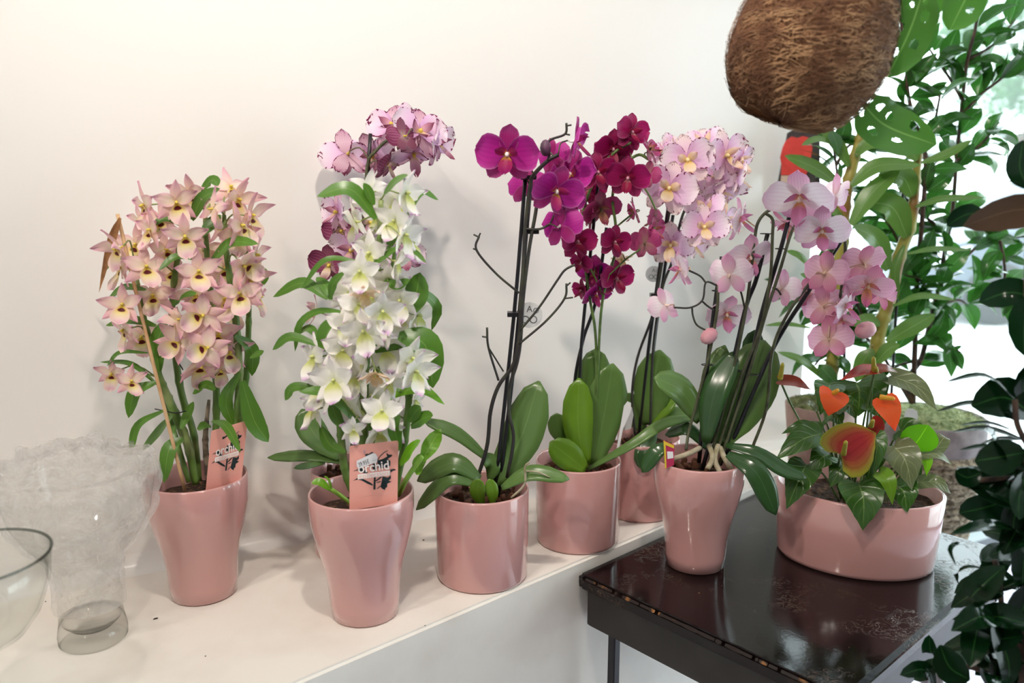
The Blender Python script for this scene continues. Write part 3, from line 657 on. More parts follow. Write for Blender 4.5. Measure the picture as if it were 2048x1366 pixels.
# ------------------------------------------------------------------ C: magenta moth orchid with bare branches
Y = 1.168; t = T['C']; st = []
stemline(t, Y, [(989, 992), (1028, 629), (1051, 352)], .0029, M_BLACK, 'stake', n=10)
stemline(t, Y+.004, [(997, 992), (1032, 690), (1063, 352)], .0029, M_BLACK, 'stake', n=10)
for pts, r in (([(952, 965), (974, 892), (981, 823), (997, 772), (1027, 728), (1039, 670), (1041, 615), (1046, 540), (1051, 454), (1060, 372), (1068, 349), (1096, 321), (1117, 309)], .0029), ([(1014, 955), (1027, 878), (1018, 824), (1020, 772), (1034, 725), (1041, 681), (1046, 600), (1058, 500), (1072, 420), (1078, 370)], .0026)):
    stemline(t, Y-.012, pts, r, M_DSTEM, 'flower_stem', store=st)
BR = [[(1038, 586), (991, 546), (953, 500), (958, 472)], [(953, 500), (946, 497)], [(957, 474), (947, 469)], [(957, 474), (961, 466)], [(997, 761), (977, 695), (974, 655)], [(976, 675), (964, 673)], [(1007, 743), (977, 695)], [(1038, 688), (1093, 641), (1129, 597), (1133, 567)], [(1133, 572), (1141, 565)], [(1129, 597), (1146, 595)],
 [(1039, 662), (1078, 615), (1115, 560), (1130, 540), (1150, 529)], [(1096, 321), (1098, 303), (1099, 281), (1130, 268), (1133, 246)], [(1132, 252), (1143, 250)], [(1130, 268), (1140, 270)], [(1052, 458), (1080, 458), (1100, 448)]]
for b in BR: stemline(t, Y-.014, b, .0017 if len(b) > 2 else .0012, M_DSTEM, 'branch', store=st)
v, f = blob(.0085, at(1091, 296, Y-.016), .9, .9, 1.35); part('bud', v, f, mat('dark_bud', '#6a4460', .5, nz=(50, '#3f2c3c', .4, .6)), t)
for x, y in ((1030, 628), (1057, 355), (1062, 463)):
    c = at(x, y, Y-.002); v, f = box(-.011, .011, -.009, .009, -.003, .003); part('clip', [c+q for q in v], f, M_BLACK, t, smooth=False)
def clear_mat(name, col, a, rough=.1):
    m, tt, b, out = newmat(name)
    b.inputs['Base Color'].default_value = srgb(col); b.inputs['Roughness'].default_value = rough; b.inputs['Alpha'].default_value = a; return m
M_DISC = clear_mat('clear_label_disc', '#d9dcdc', .45); M_INK = mat('grey_ink', '#4b4b50', .7)
def textmesh(body, size=1.0, bold=0):
    cu = bpy.data.curves.new('txt', 'FONT'); cu.body = body; cu.size = size; cu.align_x = 'CENTER'; cu.align_y = 'CENTER'; cu.offset = bold
    o = bpy.data.objects.new('txt', cu); C.objects.link(o); bpy.context.view_layer.update()
    me = bpy.data.meshes.new_from_object(o.evaluated_get(bpy.context.evaluated_depsgraph_get()))
    vs = [v.co.copy() for v in me.vertices]; fs = [tuple(p.vertices) for p in me.polygons]
    bpy.data.objects.remove(o); bpy.data.meshes.remove(me); return vs, fs
def disc(parent, x, y, rp, Y_):
    c = at(x, y, Y_); r = rp*mpp(c); n = 28
    vs = [c+V((r*math.cos(2*PI*k/n), dy, r*math.sin(2*PI*k/n))) for dy in (-.0004, .0004) for k in range(n)]
    d = part('label_disc', vs, [tuple(range(n)), tuple(range(2*n-1, n-1, -1))]+[(k, n+k, n+(k+1) % n, (k+1) % n) for k in range(n)], M_DISC, parent, smooth=False)
    vv, ff = textmesh('A', r*.7); part('print', [c+V((q.x, -.0008, q.y+r*.45)) for q in vv], ff, M_INK, d, smooth=False)
    for dx, dz, s in ((-.3, -.35, .3), (.3, -.35, .3), (.5, .35, .22)):
        vs = []; fs = []
        for k in range(14):
            a = 2*PI*k/14
            for q in (1, .75): vs.append(c+V((dx*r+s*r*q*math.cos(a), -.0008, dz*r+s*r*q*math.sin(a))))
        for k in range(14): a = 2*k; b = 2*((k+1) % 14); fs.append((a, b, b+1, a+1))
        part('print', vs, fs, M_INK, d, smooth=False)
disc(t, 1059, 630, 26, Y+.004)
pxleaves(t, Y, [(84, (986, 965), (1040, 880, .01), (1078, 762, .03), dict(n=(-.2, -1, .25))), (46, (960, 958, -.02), (905, 926, -.02), (834, 962, -.02)), (30, (980, 922), (915, 868), (847, 840)), (32, (948, 968, -.03), (895, 960, -.03), (832, 1020, -.03)), (36, (1003, 976, -.03), (1062, 946, -.03), (1139, 958, -.03)), (32, (964, 1010, -.04), (955, 985, -.045), (958, 958, -.045), dict(m=M_PLEAFB, n=(-.2, -1, 0))), (26, (985, 1008, -.04), (985, 985, -.045), (978, 958, -.045), dict(m=M_PLEAFB, n=(.3, -1, 0))), (34, (980, 960), (985, 930), (965, 910))], M_PLEAF, 'oval', seed=7, dyr=.004, thick=.0014)
stemline(t, Y-.04, [(1022, 996), (1049, 968), (1050, 935), (1058, 925)], .0017, M_ROOT, 'root'); stemline(t, Y-.04, [(1048, 942), (1075, 944), (1100, 955)], .0012, M_ROOT, 'root')
fc = [(1015, 309, dict(yaw=-8, pit=-12, s=126, roll=4, v=0, dy=-.03)), (1111, 382, dict(yaw=18, pit=-22, s=112, roll=18, v=1, dy=-.035)), (1142, 352, dict(yaw=-30, pit=20, s=112, v=0, dy=.02)), (1149, 282, dict(yaw=80, pit=-10, s=104, dy=-.01)), (1120, 452, dict(yaw=150, pit=-5, s=100, roll=10, dy=-.02)), (1052, 370, dict(yaw=160, s=92, dy=.03)), (1104, 312, dict(yaw=150, s=74, dy=.02)), (1145, 405, dict(yaw=40, s=60))]
flowers('C', SP_C, Y, fc, 100, st, MATS['olive_flower_stem'], 24, dyr=(-.03, .03))
# ------------------------------------------------------------------ D: dark crimson moth orchid
Y = 1.297; t = T['D']; st = []
stemline(t, Y, [(1160, 925), (1160, 740), (1172, 590), (1198, 350)], .0028, M_BLACK, 'stake'); stemline(t, Y+.004, [(1152, 920), (1148, 780), (1166, 680), (1192, 600), (1213, 455)], .0028, M_BLACK, 'stake')
for pts in ([(1184, 925), (1188, 816), (1193, 743), (1190, 659), (1180, 600), (1166, 500), (1164, 435), (1180, 380), (1205, 330), (1235, 300), (1262, 285)], [(1192, 920), (1196, 740), (1205, 600), (1232, 500), (1231, 450), (1225, 392), (1240, 340), (1275, 310), (1300, 320)], [(1231, 455), (1262, 430)], [(1205, 590), (1185, 545), (1160, 500)], [(1208, 560), (1250, 520), (1290, 490), (1310, 455)], [(1275, 360), (1295, 385), (1312, 420)]):
    stemline(t, Y-.01, pts, .0023 if len(pts) > 4 else .0015, M_GSTEM, 'flower_stem', store=st)
pxleaves(t, Y, [(62, (1170, 930, -.03), (1156, 850, -.03), (1158, 756, -.02), dict(n=(-.1, -1, .1), m=M_PLEAFB)), (80, (1188, 930, -.02), (1208, 830, -.01), (1226, 727, 0), dict(n=(.1, -1, .1))), (62, (1180, 830, .02), (1188, 760, .03), (1192, 697, .04), dict(n=(0, -1, .1))), (44, (1170, 800, .03), (1172, 750, .03), (1200, 715, .03), dict(n=(0, -1, .1))), (58, (1172, 940, -.045), (1140, 915, -.05), (1100, 884, -.05), dict(n=(0, -1, .5), m=M_PLEAFB)), (40, (1140, 890), (1118, 860), (1112, 826), dict(n=(0, -1, .3))), (24, (1176, 938, -.02), (1265, 888, -.04), (1330, 846, -.02), (1398, 834, 0))], M_PLEAF, 'oval', seed=8, dyr=.002, thick=.0014)
fd = [(1262, 265, dict(yaw=35, pit=0, s=78, v=0)), (1225, 297, dict(yaw=20, s=84)), (1194, 345, dict(yaw=25, pit=-5, s=92, v=0, dy=-.03)), (1173, 376, dict(s=84, dy=.01)), (1256, 356, dict(yaw=-5, s=92, v=0, dy=-.04)), (1292, 350, dict(sp=SP_DP, yaw=150, s=66)), (1298, 300, dict(sp=SP_DP, yaw=70, s=70, pit=30)), (1200, 418, dict(yaw=30, pit=-30, s=86, sp=SP_DP)), (1154, 484, dict(yaw=25, s=86, v=1, dy=-.03)), (1228, 484, dict(yaw=30, s=70)), (1271, 423, dict(sp=SP_DP, yaw=-80, pit=-20, s=66)), (1190, 545, dict(yaw=-20, pit=-30, s=82, sp=SP_C)), (1231, 557, dict(yaw=35, s=84, v=0)), (1190, 585, dict(pit=-40, s=74, sp=SP_C)), (1290, 486, dict(yaw=165, s=74, sp=SP_DP)), (1164, 525, dict(s=54, yaw=-40)), (1243, 518, dict(sp=FADE, s=48, pit=-60)), (1180, 430, dict(sp=SP_DP, yaw=-70, s=70)), (1215, 330, dict(yaw=-10, s=76, dy=.02)), (1245, 300, dict(yaw=-30, s=60, dy=.01)), (1308, 460, dict(sp=SP_DP, yaw=60, s=66)), (1165, 580, dict(yaw=-60, s=52))]
flowers('D', SP_D, Y, fd, 80, st, DARKP, 25, dyr=(-.03, .02))
# ------------------------------------------------------------------ G: speckled pale pink moth orchid by the wall
Y = 1.424; t = T['G']; st = []
stemline(t, Y, [(1277, 872), (1298, 690), (1312, 587), (1338, 405)], .0033, M_BLACK, 'stake'); stemline(t, Y+.004, [(1288, 872), (1308, 690), (1322, 587), (1346, 430)], .003, M_BLACK, 'stake')
for pts in ([(1270, 870), (1264, 790), (1275, 715), (1305, 630), (1322, 540), (1340, 420), (1365, 372), (1400, 330), (1440, 320), (1475, 345)], [(1300, 870), (1306, 700), (1324, 580), (1345, 520), (1362, 440), (1382, 405), (1420, 400), (1450, 430)]):
    stemline(t, Y-.008, pts, .0024, M_DSTEM, 'flower_stem', store=st)
pxleaves(t, Y, [(80, (1298, 850), (1305, 780), (1320, 700), dict(n=(0, -1, .1))), (50, (1285, 860), (1262, 820), (1248, 786), dict(n=(0, -1, .3))), (36, (1300, 850), (1325, 818), (1350, 798), dict(m=M_PLEAFB)), (30, (1305, 856), (1340, 830), (1375, 825)), (40, (1310, 855, -.04), (1290, 900, -.07), (1286, 940, -.08), dict(m=M_PLEAFG))], M_PLEAF, 'oval', seed=9, dyr=.002, thick=.0014)
disc(t, 1307, 548, 16, Y)
v, f = box(-.01, .01, -.008, .008, -.003, .003); c = at(1312, 590, Y); part('clip', [c+q for q in v], f, M_BLACK, t, smooth=False)
fg = [(1375, 321, dict(yaw=5, pit=0, s=118, v=0, dy=-.05)), (1338, 378, dict(yaw=0, pit=0, s=116, v=0, dy=-.07)), (1450, 312, dict(yaw=45, pit=0, s=108, dy=-.03)), (1408, 455, dict(yaw=12, s=104, v=1, dy=-.06)), (1341, 490, dict(yaw=-5, s=108, v=0, dy=-.03)), (1428, 352, dict(yaw=150, s=92)), (1452, 368, dict(yaw=30, pit=-60, s=92)), (1474, 350, dict(yaw=100, s=90)), (1412, 418, dict(yaw=-20, pit=30, s=88)), (1448, 445, dict(yaw=70, s=80)), (1408, 285, dict(yaw=-10, pit=40, s=84)), (1322, 306, dict(yaw=-50, pit=25, s=74)), (1385, 490, dict(yaw=60, s=78)), (1440, 388, dict(yaw=40, pit=-40, s=86)), (1375, 360, dict(dy=.02)), (1480, 320, dict(yaw=60, s=76)), (1350, 292, dict(pit=35, s=70)), (1310, 440, dict(sp=SP_DP, yaw=-120, s=60))]
flowers('G', SP_G, Y, fg, 90, st, M_OLIVE, 26, dyr=(-.03, .02))
# ------------------------------------------------------------------ E: light pink moth orchid on the table
Y = 1.235; t = T['E']; st = []
for pts in ([(1398, 925), (1415, 728), (1432, 594), (1444, 513)], [(1404, 940), (1459, 751), (1491, 617), (1513, 557), (1535, 468)], [(1440, 930), (1496, 741), (1526, 617), (1563, 493), (1582, 420)], [(1448, 925), (1500, 800), (1553, 684), (1614, 587), (1690, 470)]):
    stemline(t, Y, pts, .0034, M_BLACK, 'stake')
for pts in ([(1415, 935), (1462, 760), (1488, 640), (1500, 560), (1509, 482), (1516, 445), (1536, 422), (1567, 413), (1600, 408)], [(1425, 935), (1480, 760), (1520, 660), (1540, 560), (1545, 470), (1545, 439), (1530, 426)], [(1436, 935), (1500, 740), (1528, 640), (1560, 540), (1590, 450), (1620, 448), (1650, 440)], [(1503, 900), (1533, 815), (1545, 700), (1580, 620), (1640, 540), (1685, 475), (1690, 520), (1684, 570), (1676, 620), (1664, 650)], [(1372, 900, -.02), (1378, 862), (1400, 780), (1420, 700), (1434, 620), (1436, 570)],
  [(1436, 572), (1412, 565), (1405, 600), (1381, 615), (1348, 615)], [(1412, 566), (1400, 552), (1378, 541)], [(1384, 614), (1386, 632), (1394, 650), (1414, 662)], [(1404, 602), (1415, 612), (1428, 620)], [(1490, 620), (1480, 580), (1462, 560)], [(1545, 575), (1555, 580), (1562, 590)]):
    stemline(t, Y-.01, pts, .0024 if len(pts) > 5 else .0015, M_OLIVE if len(pts) > 5 else MATS['dark_flower_stem'], 'flower_stem' if len(pts) > 5 else 'branch', store=st)
for x, y in ((1415, 730), (1470, 742), (1505, 750), (1533, 468), (1563, 498), (1436, 582)):
    c = at(x, y, Y-.005); n = 14; g = tube([c+V((.009*math.cos(2*PI*k/n), .007*math.sin(2*PI*k/n), .001*k/n)) for k in range(n+1)], .0008, n=28, sides=5); part('wire_ring', *g, M_BLACK, t)
def bud(parent, x, y, rp, Y_, m, tilt=0):
    c = at(x, y, Y_); r = rp*mpp(c); v, f = blob(r, (0, 0, 0), .92, .92, 1.12, 12); q = Matrix.Rotation(tilt, 3, 'Y'); part('bud', [c+q@p for p in v], f, m, parent)
M_BUD = mat('pink_bud', '#d9a4ac', .5, nz=(40, '#bd7c8c', .4, .7)); bud(t, 1418, 672, 17, Y-.01, M_BUD, .8); bud(t, 1731, 660, 19, Y-.03, M_BUD, 1.2)
pxleaves(t, Y, [(108, (1432, 890, 0), (1492, 790, .02), (1528, 680, .04), dict(n=(-.25, -1, .2), m=M_PLEAF)), (56, (1412, 885, -.02), (1428, 790, -.02), (1470, 702, 0), dict(n=(-.6, -1, .2), m=M_PLEAFG)), (46, (1414, 850, .02), (1425, 760, .03), (1450, 690, .04), dict(m=M_PLEAF)), (62, (1400, 842, 0), (1362, 782, -.01), (1309, 755, -.02), dict(m=MATS['moth_orchid_leaf'])), (34, (1452, 890, -.02), (1512, 905, -.04), (1565, 938, -.05), (1613, 956, -.06)), (48, (1455, 908, -.04), (1512, 945, -.07), (1552, 1030, -.08)), (32, (1345, 888, -.01), (1312, 905, -.02), (1284, 945, -.02)), (30, (1420, 900, .03), (1375, 858, .04), (1330, 870, .06)), (44, (1500, 760, .04), (1505, 710, .05), (1510, 660, .05), dict(m=M_PLEAFG))], M_PLEAFG, 'oval', seed=10, dyr=.002, thick=.0014)
for pts in ([(1345, 918, -.02), (1375, 908, -.02), (1400, 896)], [(1415, 938, -.03), (1425, 915, -.02), (1418, 890)], [(1440, 945, -.03), (1430, 920, -.02), (1436, 890)], [(1465, 942, -.02), (1450, 918, -.02), (1440, 895)]): stemline(t, Y-.01, pts, .0042, M_ROOT, 'root')
fe = [(1362, 540, dict(yaw=-70, s=84, sp=SP_E)), (1331, 610, dict(yaw=-130, s=80)), (1452, 628, dict(yaw=20, pit=-35, s=92, sp=SP_E)), (1478, 440, dict(yaw=75, pit=-10, s=92, sp=SP_E)), (1499, 514, dict(yaw=25, pit=-30, s=104, sp=SP_E)), (1459, 550, dict(yaw=160, s=88)), (1563, 577, dict(yaw=140, pit=-10, s=84)), (1601, 395, dict(yaw=-10, pit=-38, s=134, v=1, dy=-.04)), (1643, 462, dict(yaw=10, pit=-25, s=116, v=0, dy=-.05)), (1667, 393, dict(yaw=120, s=92, dy=.02)), (1650, 545, dict(sp=SP_EB, yaw=165, s=96, dy=-.03)), (1728, 528, dict(sp=SP_EB, yaw=-150, pit=20, s=96)), (1735, 570, dict(yaw=15, pit=-45, s=104, sp=SP_EB, dy=-.04)), (1760, 582, dict(sp=SP_EB, yaw=130, s=86)), (1690, 612, dict(yaw=70, pit=-20, s=88, dy=-.04)), (1648, 612, dict(sp=SP_EB, yaw=170, s=90)), (1658, 678, dict(yaw=165, pit=-30, s=92, sp=SP_EB, dy=-.03)), (1578, 448, dict(sp=SP_EB, yaw=-60, pit=-60, s=84, dy=.02)), (1615, 585, dict(sp=SP_EB, yaw=-160, s=66)), (1682, 640, dict(sp=SP_EB, pit=-60, s=66)), (1630, 420, dict(yaw=60, s=90, dy=.02))]
flowers('E', SP_E, Y, fe, 96, st, PINKP, 27, dyr=(-.03, .02))
# ------------------------------------------------------------------ printed cards and small labels
M_CARD = mat('salmon_card', '#f2aa9c', .5); M_CARDINK = mat('dark_green_ink', '#16272a', .6); M_CARDW = mat('white_print', '#fff3ee', .6)
M_STICK = mat('white_sticker', '#eceaec', .5); M_CARDP = mat('pale_print', '#f6c4b8', .6)
ART = [[(530, 770), (562, 770), (560, 1000), (520, 1000)], [(150, 835), (230, 785), (330, 800), (480, 880), (522, 920), (500, 925), (420, 895), (300, 828), (230, 812)],
 [(690, 760), (790, 780), (840, 740), (845, 800), (800, 840), (860, 855), (800, 885), (780, 890), (775, 960), (745, 970), (740, 1010), (690, 990), (650, 950), (670, 870)], [(650, 940), (600, 990), (585, 985), (640, 930)],
 [(590, 470), (690, 440), (770, 400), (750, 330), (800, 365), (865, 365), (850, 400), (780, 440), (830, 480), (830, 560), (800, 590), (700, 610), (600, 600)],
 [(590, 460), (640, 380), (720, 310), (780, 285), (785, 293), (725, 322), (650, 392), (600, 466)], [(370, 392), (370, 355), (400, 345), (430, 350), (470, 325), (500, 312), (512, 330), (490, 352), (400, 392)],
 [(150, 660), (230, 628), (300, 595), (420, 680), (400, 705), (300, 690), (230, 645)], [(828, 635), (900, 620), (940, 645), (880, 660), (838, 692)], [(500, 530), (580, 515), (590, 640), (540, 655), (500, 610)],
 [(560, 832), (640, 772), (690, 758), (640, 805), (570, 852)], [(566, 872), (640, 848), (672, 855), (600, 878)]]
def card(label, corners, Y0, dR, sticker):
    TL, TR, BR, BL = [at(x, y, Y0+d) for (x, y), d in zip(corners, (0, dR, dR, 0))]
    nrm = (BL-TL).cross(TR-TL).normalized()
    if nrm.y > 0: nrm = -nrm
    def mp(x, y, d=0):
        u = (x-85)/890; v = (y-(205-.1056*(x-85)))/1105
        return (TL*(1-u)+TR*u)*(1-v)+(BL*(1-u)+BR*u)*v + nrm*d
    def q(u, v): return mp(85+890*u, 205-.1056*890*u+1105*v)
    base = q(.5, 1.12); t = thing('plant_card', label, 'card', base, 'printed orchid cards stuck in the pots')
    rim = [(0, 1.06), (1, 1.04), (1, .03), (.985, .008), (.96, 0), (.04, 0), (.015, .008), (0, .03)]; n = len(rim)
    vs = [q(*r) for r in rim]+[q(*r)-nrm*.0006 for r in rim]
    part('board', vs, [tuple(range(n)), tuple(range(2*n-1, n-1, -1))]+[(k, k+n, n+(k+1) % n, (k+1) % n) for k in range(n)], M_CARD, t, smooth=False)
    def flat(name, poly, d, m):
        v = [mp(x, y, d) for x, y in poly]; part(name, v, [tuple(range(len(v)))], m, t, smooth=False)
    for poly in ART: flat('flower_print', poly, .0003, M_CARDINK)
    flat('print_band', [(230, 720), (825, 650), (828, 738), (232, 812)], .0005, M_CARDW)
    def text(s, cx, cy, w, ang, m, d, sq=1.0, bold=0):
        vv, ff = textmesh(s, 1, bold); x0 = min(v.x for v in vv); x1 = max(v.x for v in vv); k = w/(x1-x0); c_, s_ = math.cos(ang), math.sin(ang)
        pts = [((v.x-(x0+x1)/2)*k, v.y*k*sq) for v in vv]
        part('print', [mp(cx+a*c_+b*s_, cy+a*s_-b*c_, d) for a, b in pts], ff, m, t, smooth=False)
    text('orchid', 520, 588, 570, -.12, M_CARDW, .0007, 1.05, .015); text('collection', 528, 730, 530, -.118, M_CARDP, .0007, .85)
    q_ = random.Random(4); x = 250
    while x < 820:
        w = q_.uniform(10, 30); y = 1118-.105*(x-230); flat('print', [(x, y), (x+w, y-.1*w), (x+w, y+9-.1*w), (x, y+9)], .0004, M_CARDP); x += w+q_.uniform(8, 18)
    if sticker:
        flat('price_sticker', [(210, 470), (510, 330), (556, 342), (590, 400), (585, 492), (280, 600), (236, 602), (214, 562)], .0010, M_STICK)
        text('39.95€', 342, 512, 200, -.35, M_INK, .0013, 1.5); text('- ---', 540, 458, 80, -.33, M_INK, .0013)
card('salmon printed orchid card with a white price sticker, in the white dendrobium pot', [(699, 892), (797, 881), (795, 1002), (699, 1013)], 1.0, .018, True)
card('salmon printed orchid card without a sticker, in the pink dendrobium pot', [(423, 862), (495, 841), (483, 960), (412, 978)], 1.066, .034, False)
M_PLAST = mat('white_label_plastic', '#e9e9ea', .4)
def slab(name, label, cat, pts, Y0, th=.001, m=None, dys=None):
    v = [at(p[0], p[1], Y0+(p[2] if len(p) > 2 else 0)) for p in pts]; n = len(v); v2 = [p+V((0, th, 0)) for p in v]
    o = part(name, v+v2, [tuple(range(n)), tuple(range(2*n-1, n-1, -1))]+[(k, k+n, n+(k+1) % n, (k+1) % n) for k in range(n)], m or M_PLAST, None, smooth=False)
    return tag(o, label, cat)
slab('plant_stake_label', 'slim white plastic plant stick between the crimson orchid and the pot behind', 'plant label', [(1233, 900), (1238, 900), (1246, 858), (1262, 822), (1262, 806), (1255, 803), (1248, 812), (1241, 852)], 1.27)
slab('plant_label', 'blank white rounded label behind the slim white plant stick', 'plant label', [(1240, 862), (1262, 858), (1267, 830), (1264, 815), (1256, 812), (1246, 830)], 1.345)
o = slab('plant_label', 'white rounded plant label standing behind the bright green anthurium leaf', 'plant label', [(1803, 872), (1828, 872), (1836, 832), (1834, 822), (1826, 818), (1816, 818), (1810, 824)], 1.29)
o = slab('plant_tag', 'small yellow and magenta plant tag at the left rim of the table orchid pot', 'plant tag', [(1330, 938), (1348, 930), (1349, 890), (1327, 880)], 1.187, m=mat('magenta_tag', '#b8305a', .5))
def flatpx(name, poly, Y0, m, par): part(name, [at(x, y, Y0) for x, y in poly], [tuple(range(len(poly)))], m, par, smooth=False)
flatpx('tag_border', [(1330, 937), (1333, 936), (1331, 883), (1327, 881)], 1.1865, mat('yellow_tag', '#e2c63a', .5), o); flatpx('price_sticker', [(1335, 918), (1347, 916), (1346, 903), (1334, 903)], 1.1865, M_STICK, o); flatpx('tag_border', [(1331, 890), (1348, 897), (1348, 891), (1328, 882)], 1.1864, MATS['yellow_tag'], o)
# ------------------------------------------------------------------ oval pot with anthurium on the table
HC = V((.558, 1.262, TZ)); HA, HB, HR = .12, .092, -20*D2R
H = thing('potted_anthurium', 'orange and red flowered anthurium in a wide oval pink pot on the dark table', 'anthurium', HC)
def ovalring(k, z, n=64, ins=0): return [HC+V((math.cos(HR)*(HA*k-ins)*math.cos(a)-math.sin(HR)*(HB*k-ins)*math.sin(a), math.sin(HR)*(HA*k-ins)*math.cos(a)+math.cos(HR)*(HB*k-ins)*math.sin(a), z)) for a in [2*PI*i/n for i in range(n)]]
vs, fs = [], []; rings = [(.02, 0, 0), (.94, 0, 0), (.985, .002, 0), (1, .008, 0), (1.03, .06, 0), (1.055, .119, 0), (1.05, .1215, .002), (1.045, .119, .0045), (1.02, .05, .005), (.96, .02, .005), (.02, .018, 0)]
for k, z, i in rings: vs += ovalring(k, z, ins=i)
for i in range(len(rings)-1):
    for k in range(64): a = i*64+k; b = i*64+(k+1) % 64; fs.append((a, b, b+64, a+64))
part('pot', vs, fs, M_POT, H)
vs = [p for k in (.05, .3, .6, .85, 1.0) for p in [q+V((0, 0, noise.noise(q*50)*.006)) for q in ovalring(k, .098)]]
part('soil', vs, [(i*64+k, i*64+(k+1) % 64, (i+1)*64+(k+1) % 64, (i+1)*64+k) for i in range(4) for k in range(64)], M_SOIL, H)
def hleaf(base, tip, w, m, dyb=0, dyt=-.03, Y0=1.25, lobe=.22, n=None, stem=True, name='leaf', bend=.02, sp=None, kind='heart', fold=.18):
    a = at(base[0], base[1], Y0+dyb); b = at(tip[0], tip[1], Y0+dyt); mid = (a+b)/2 + V((0, -.35, .6))*bend
    wd = w*mpp(mid)
    o = leaf(H, [a, mid, b], wd, m, kind, name=name, lobe=lobe, fold=fold, n=n, nu=14, nv=8, wave=.03, seed=w)
    if stem:
        root = HC+V(((a.x-HC.x)*.35, (a.y-HC.y)*.35, .1)); mm = (a+root)/2+V((0, 0, .015)); g = tube([root, mm, a+V((0, .002, 0))], .0017, n=8, sides=6); part('leaf_stalk', *g, M_GSTEM, H)
    return o, a, b
for s in [((1718, 967), (1726, 1061), 84, M_HLEAF, -.075, -.1), ((1612, 930), (1573, 1018), 66, M_HLEAF, -.03, -.06), ((1645, 866), (1551, 920), 62, M_HLEAF, -.03, -.05), ((1788, 892), (1824, 980), 72, M_HLEAFO, -.06, -.09), ((1760, 945), (1785, 1010), 36, MATS['moth_orchid_leaf_bright'], -.08, -.1), ((1790, 968), (1814, 1026), 66, M_HLEAF, -.06, -.09), ((1836, 965), (1902, 988), 34, M_HLEAFO, -.04, -.06),
   ((1712, 765), (1716, 832), 112, M_HLEAF, .05, .03), ((1752, 872), (1744, 955), 40, M_HLEAF, -.08, -.085), ((1843, 915), (1853, 952), 26, M_BRLEAF, -.05, -.06), ((1782, 752), (1876, 822), 46, M_HLEAFO, .03, -.02), ((1870, 900), (1893, 876), 36, M_HLEAFO, 0, 0), ((1832, 912), (1905, 930), 24, M_HLEAFO, -.05, -.06), ((1680, 812), (1712, 838), 44, M_HLEAF, -.01, -.02), ((1650, 835), (1684, 852), 46, M_HLEAF, 0, -.02), ((1632, 818), (1585, 817), 16, M_HLEAFO, 0, 0),
   ((1660, 910), (1618, 945), 60, M_HLEAF, -.02, -.04), ((1690, 930), (1660, 975), 56, M_HLEAF, -.03, -.05), ((1740, 900), (1735, 960), 60, M_HLEAF, -.03, -.05), ((1800, 860), (1840, 900), 60, M_HLEAF, -.01, -.02), ((1740, 800), (1770, 850), 60, M_HLEAF, .03, .02), ((1660, 770), (1640, 830), 60, M_HLEAF, .04, .02), ((1800, 930), (1840, 960), 50, M_HLEAF, -.02, -.03), ((1630, 860), (1563, 868), 30, M_HLEAF, .0, .0), ((1780, 1000), (1766, 985), 40, M_HLEAFO, -.07, -.06)]:
    hleaf(*s)
hleaf((1826, 905), (1858, 848), 0, M_HLEAFB, stem=False) if False else None
leaf(H, [at(1820, 900, 1.2), at(1838, 878, 1.19), at(1856, 850, 1.185)], 74*mpp(at(1838, 878, 1.19)), M_HLEAFB, 'ell', fold=.1, n=(-.1, -1, .1), nv=8)
M_OR = petal_mat('orange_spathe', [(0, '#ee5a2c'), (.5, '#f0683a'), (1, '#e8532e')], trans=.15, rough=.12); M_RED = petal_mat('red_spathe', [(0, '#a8342a'), (.5, '#8f2a25'), (1, '#b03a2c')], trans=.15, rough=.14)
M_RG = petal_mat('red_green_spathe', [(0, '#9a2f34'), (.6, '#a3363a'), (1, '#b0512f')], edge=('#8fa036', .2, 3), vein=('#7a2228', .3), trans=.15, rough=.18); M_BRN = petal_mat('brown_spathe', [(0, '#8a3a28'), (1, '#6f2a20')], trans=.12, rough=.16)
M_SPAD = mat('yellow_spadix', '#e8a92c', .6, bump=(400, .6, .002)); M_SPADG = mat('green_spadix', '#a39a32', .6, bump=(400, .6, .002))
def spathe(base, tip, w, m, dyb, dyt, sb, st_, ms, n=None, lobe=.24, fold=.12, r=.0042, root=None, sdy=-.02):
    f = bpy.data.objects.new('flower', None)
    o, a, b = hleaf(base, tip, w, m, dyb, dyt, lobe=lobe, n=n, stem=False, name='flower', fold=fold, bend=.008)
    p0, p1 = at(sb[0], sb[1], 1.25+dyb-.008), at(st_[0], st_[1], 1.25+dyb+sdy)
    g = tube([p0, (p0+p1)/2, p1], lambda u: r*(1-.35*u) if u < .95 else r*.3, n=10, sides=10); part('spadix', *g, ms, o)
    rt = at(*root, 1.25+.02) if root else HC+V(((a.x-HC.x)*.3, .02, .1)); mm = (a+rt)/2+V((0, .01, .0)); g = tube([rt, mm, a+V((0, .003, 0))], .0017, n=10, sides=6); part('flower_stalk', *g, M_GSTEM, H)
    bpy.data.objects.remove(f)
spathe((1668, 786), (1657, 832), 64, M_OR, -.04, -.05, (1668, 786), (1676, 780), M_SPAD, n=(0, -1, .15))
spathe((1768, 800), (1790, 862), 50, M_OR, -.06, -.08, (1760, 794), (1790, 798), M_SPAD, n=(-.2, -1, .4))
spathe((1682, 910), (1752, 866), 112, M_RG, -.085, -.09, (1687, 908), (1692, 882), M_SPADG, n=(-.15, -1, .2), lobe=.36, sdy=-.03)
spathe((1740, 852), (1760, 880), 50, M_RED, -.05, -.05, (1742, 852), (1746, 840), M_SPADG, n=(0, -1, .2))
spathe((1750, 738), (1682, 760), 34, M_RED, .0, -.03, (1748, 742), (1747, 714), M_SPADG, n=(0, -.5, 1), root=(1745, 880))
spathe((1752, 738), (1800, 746), 28, M_BRN, .0, .02, (1752, 742), (1752, 735), M_SPADG, n=(0, -.5, 1))
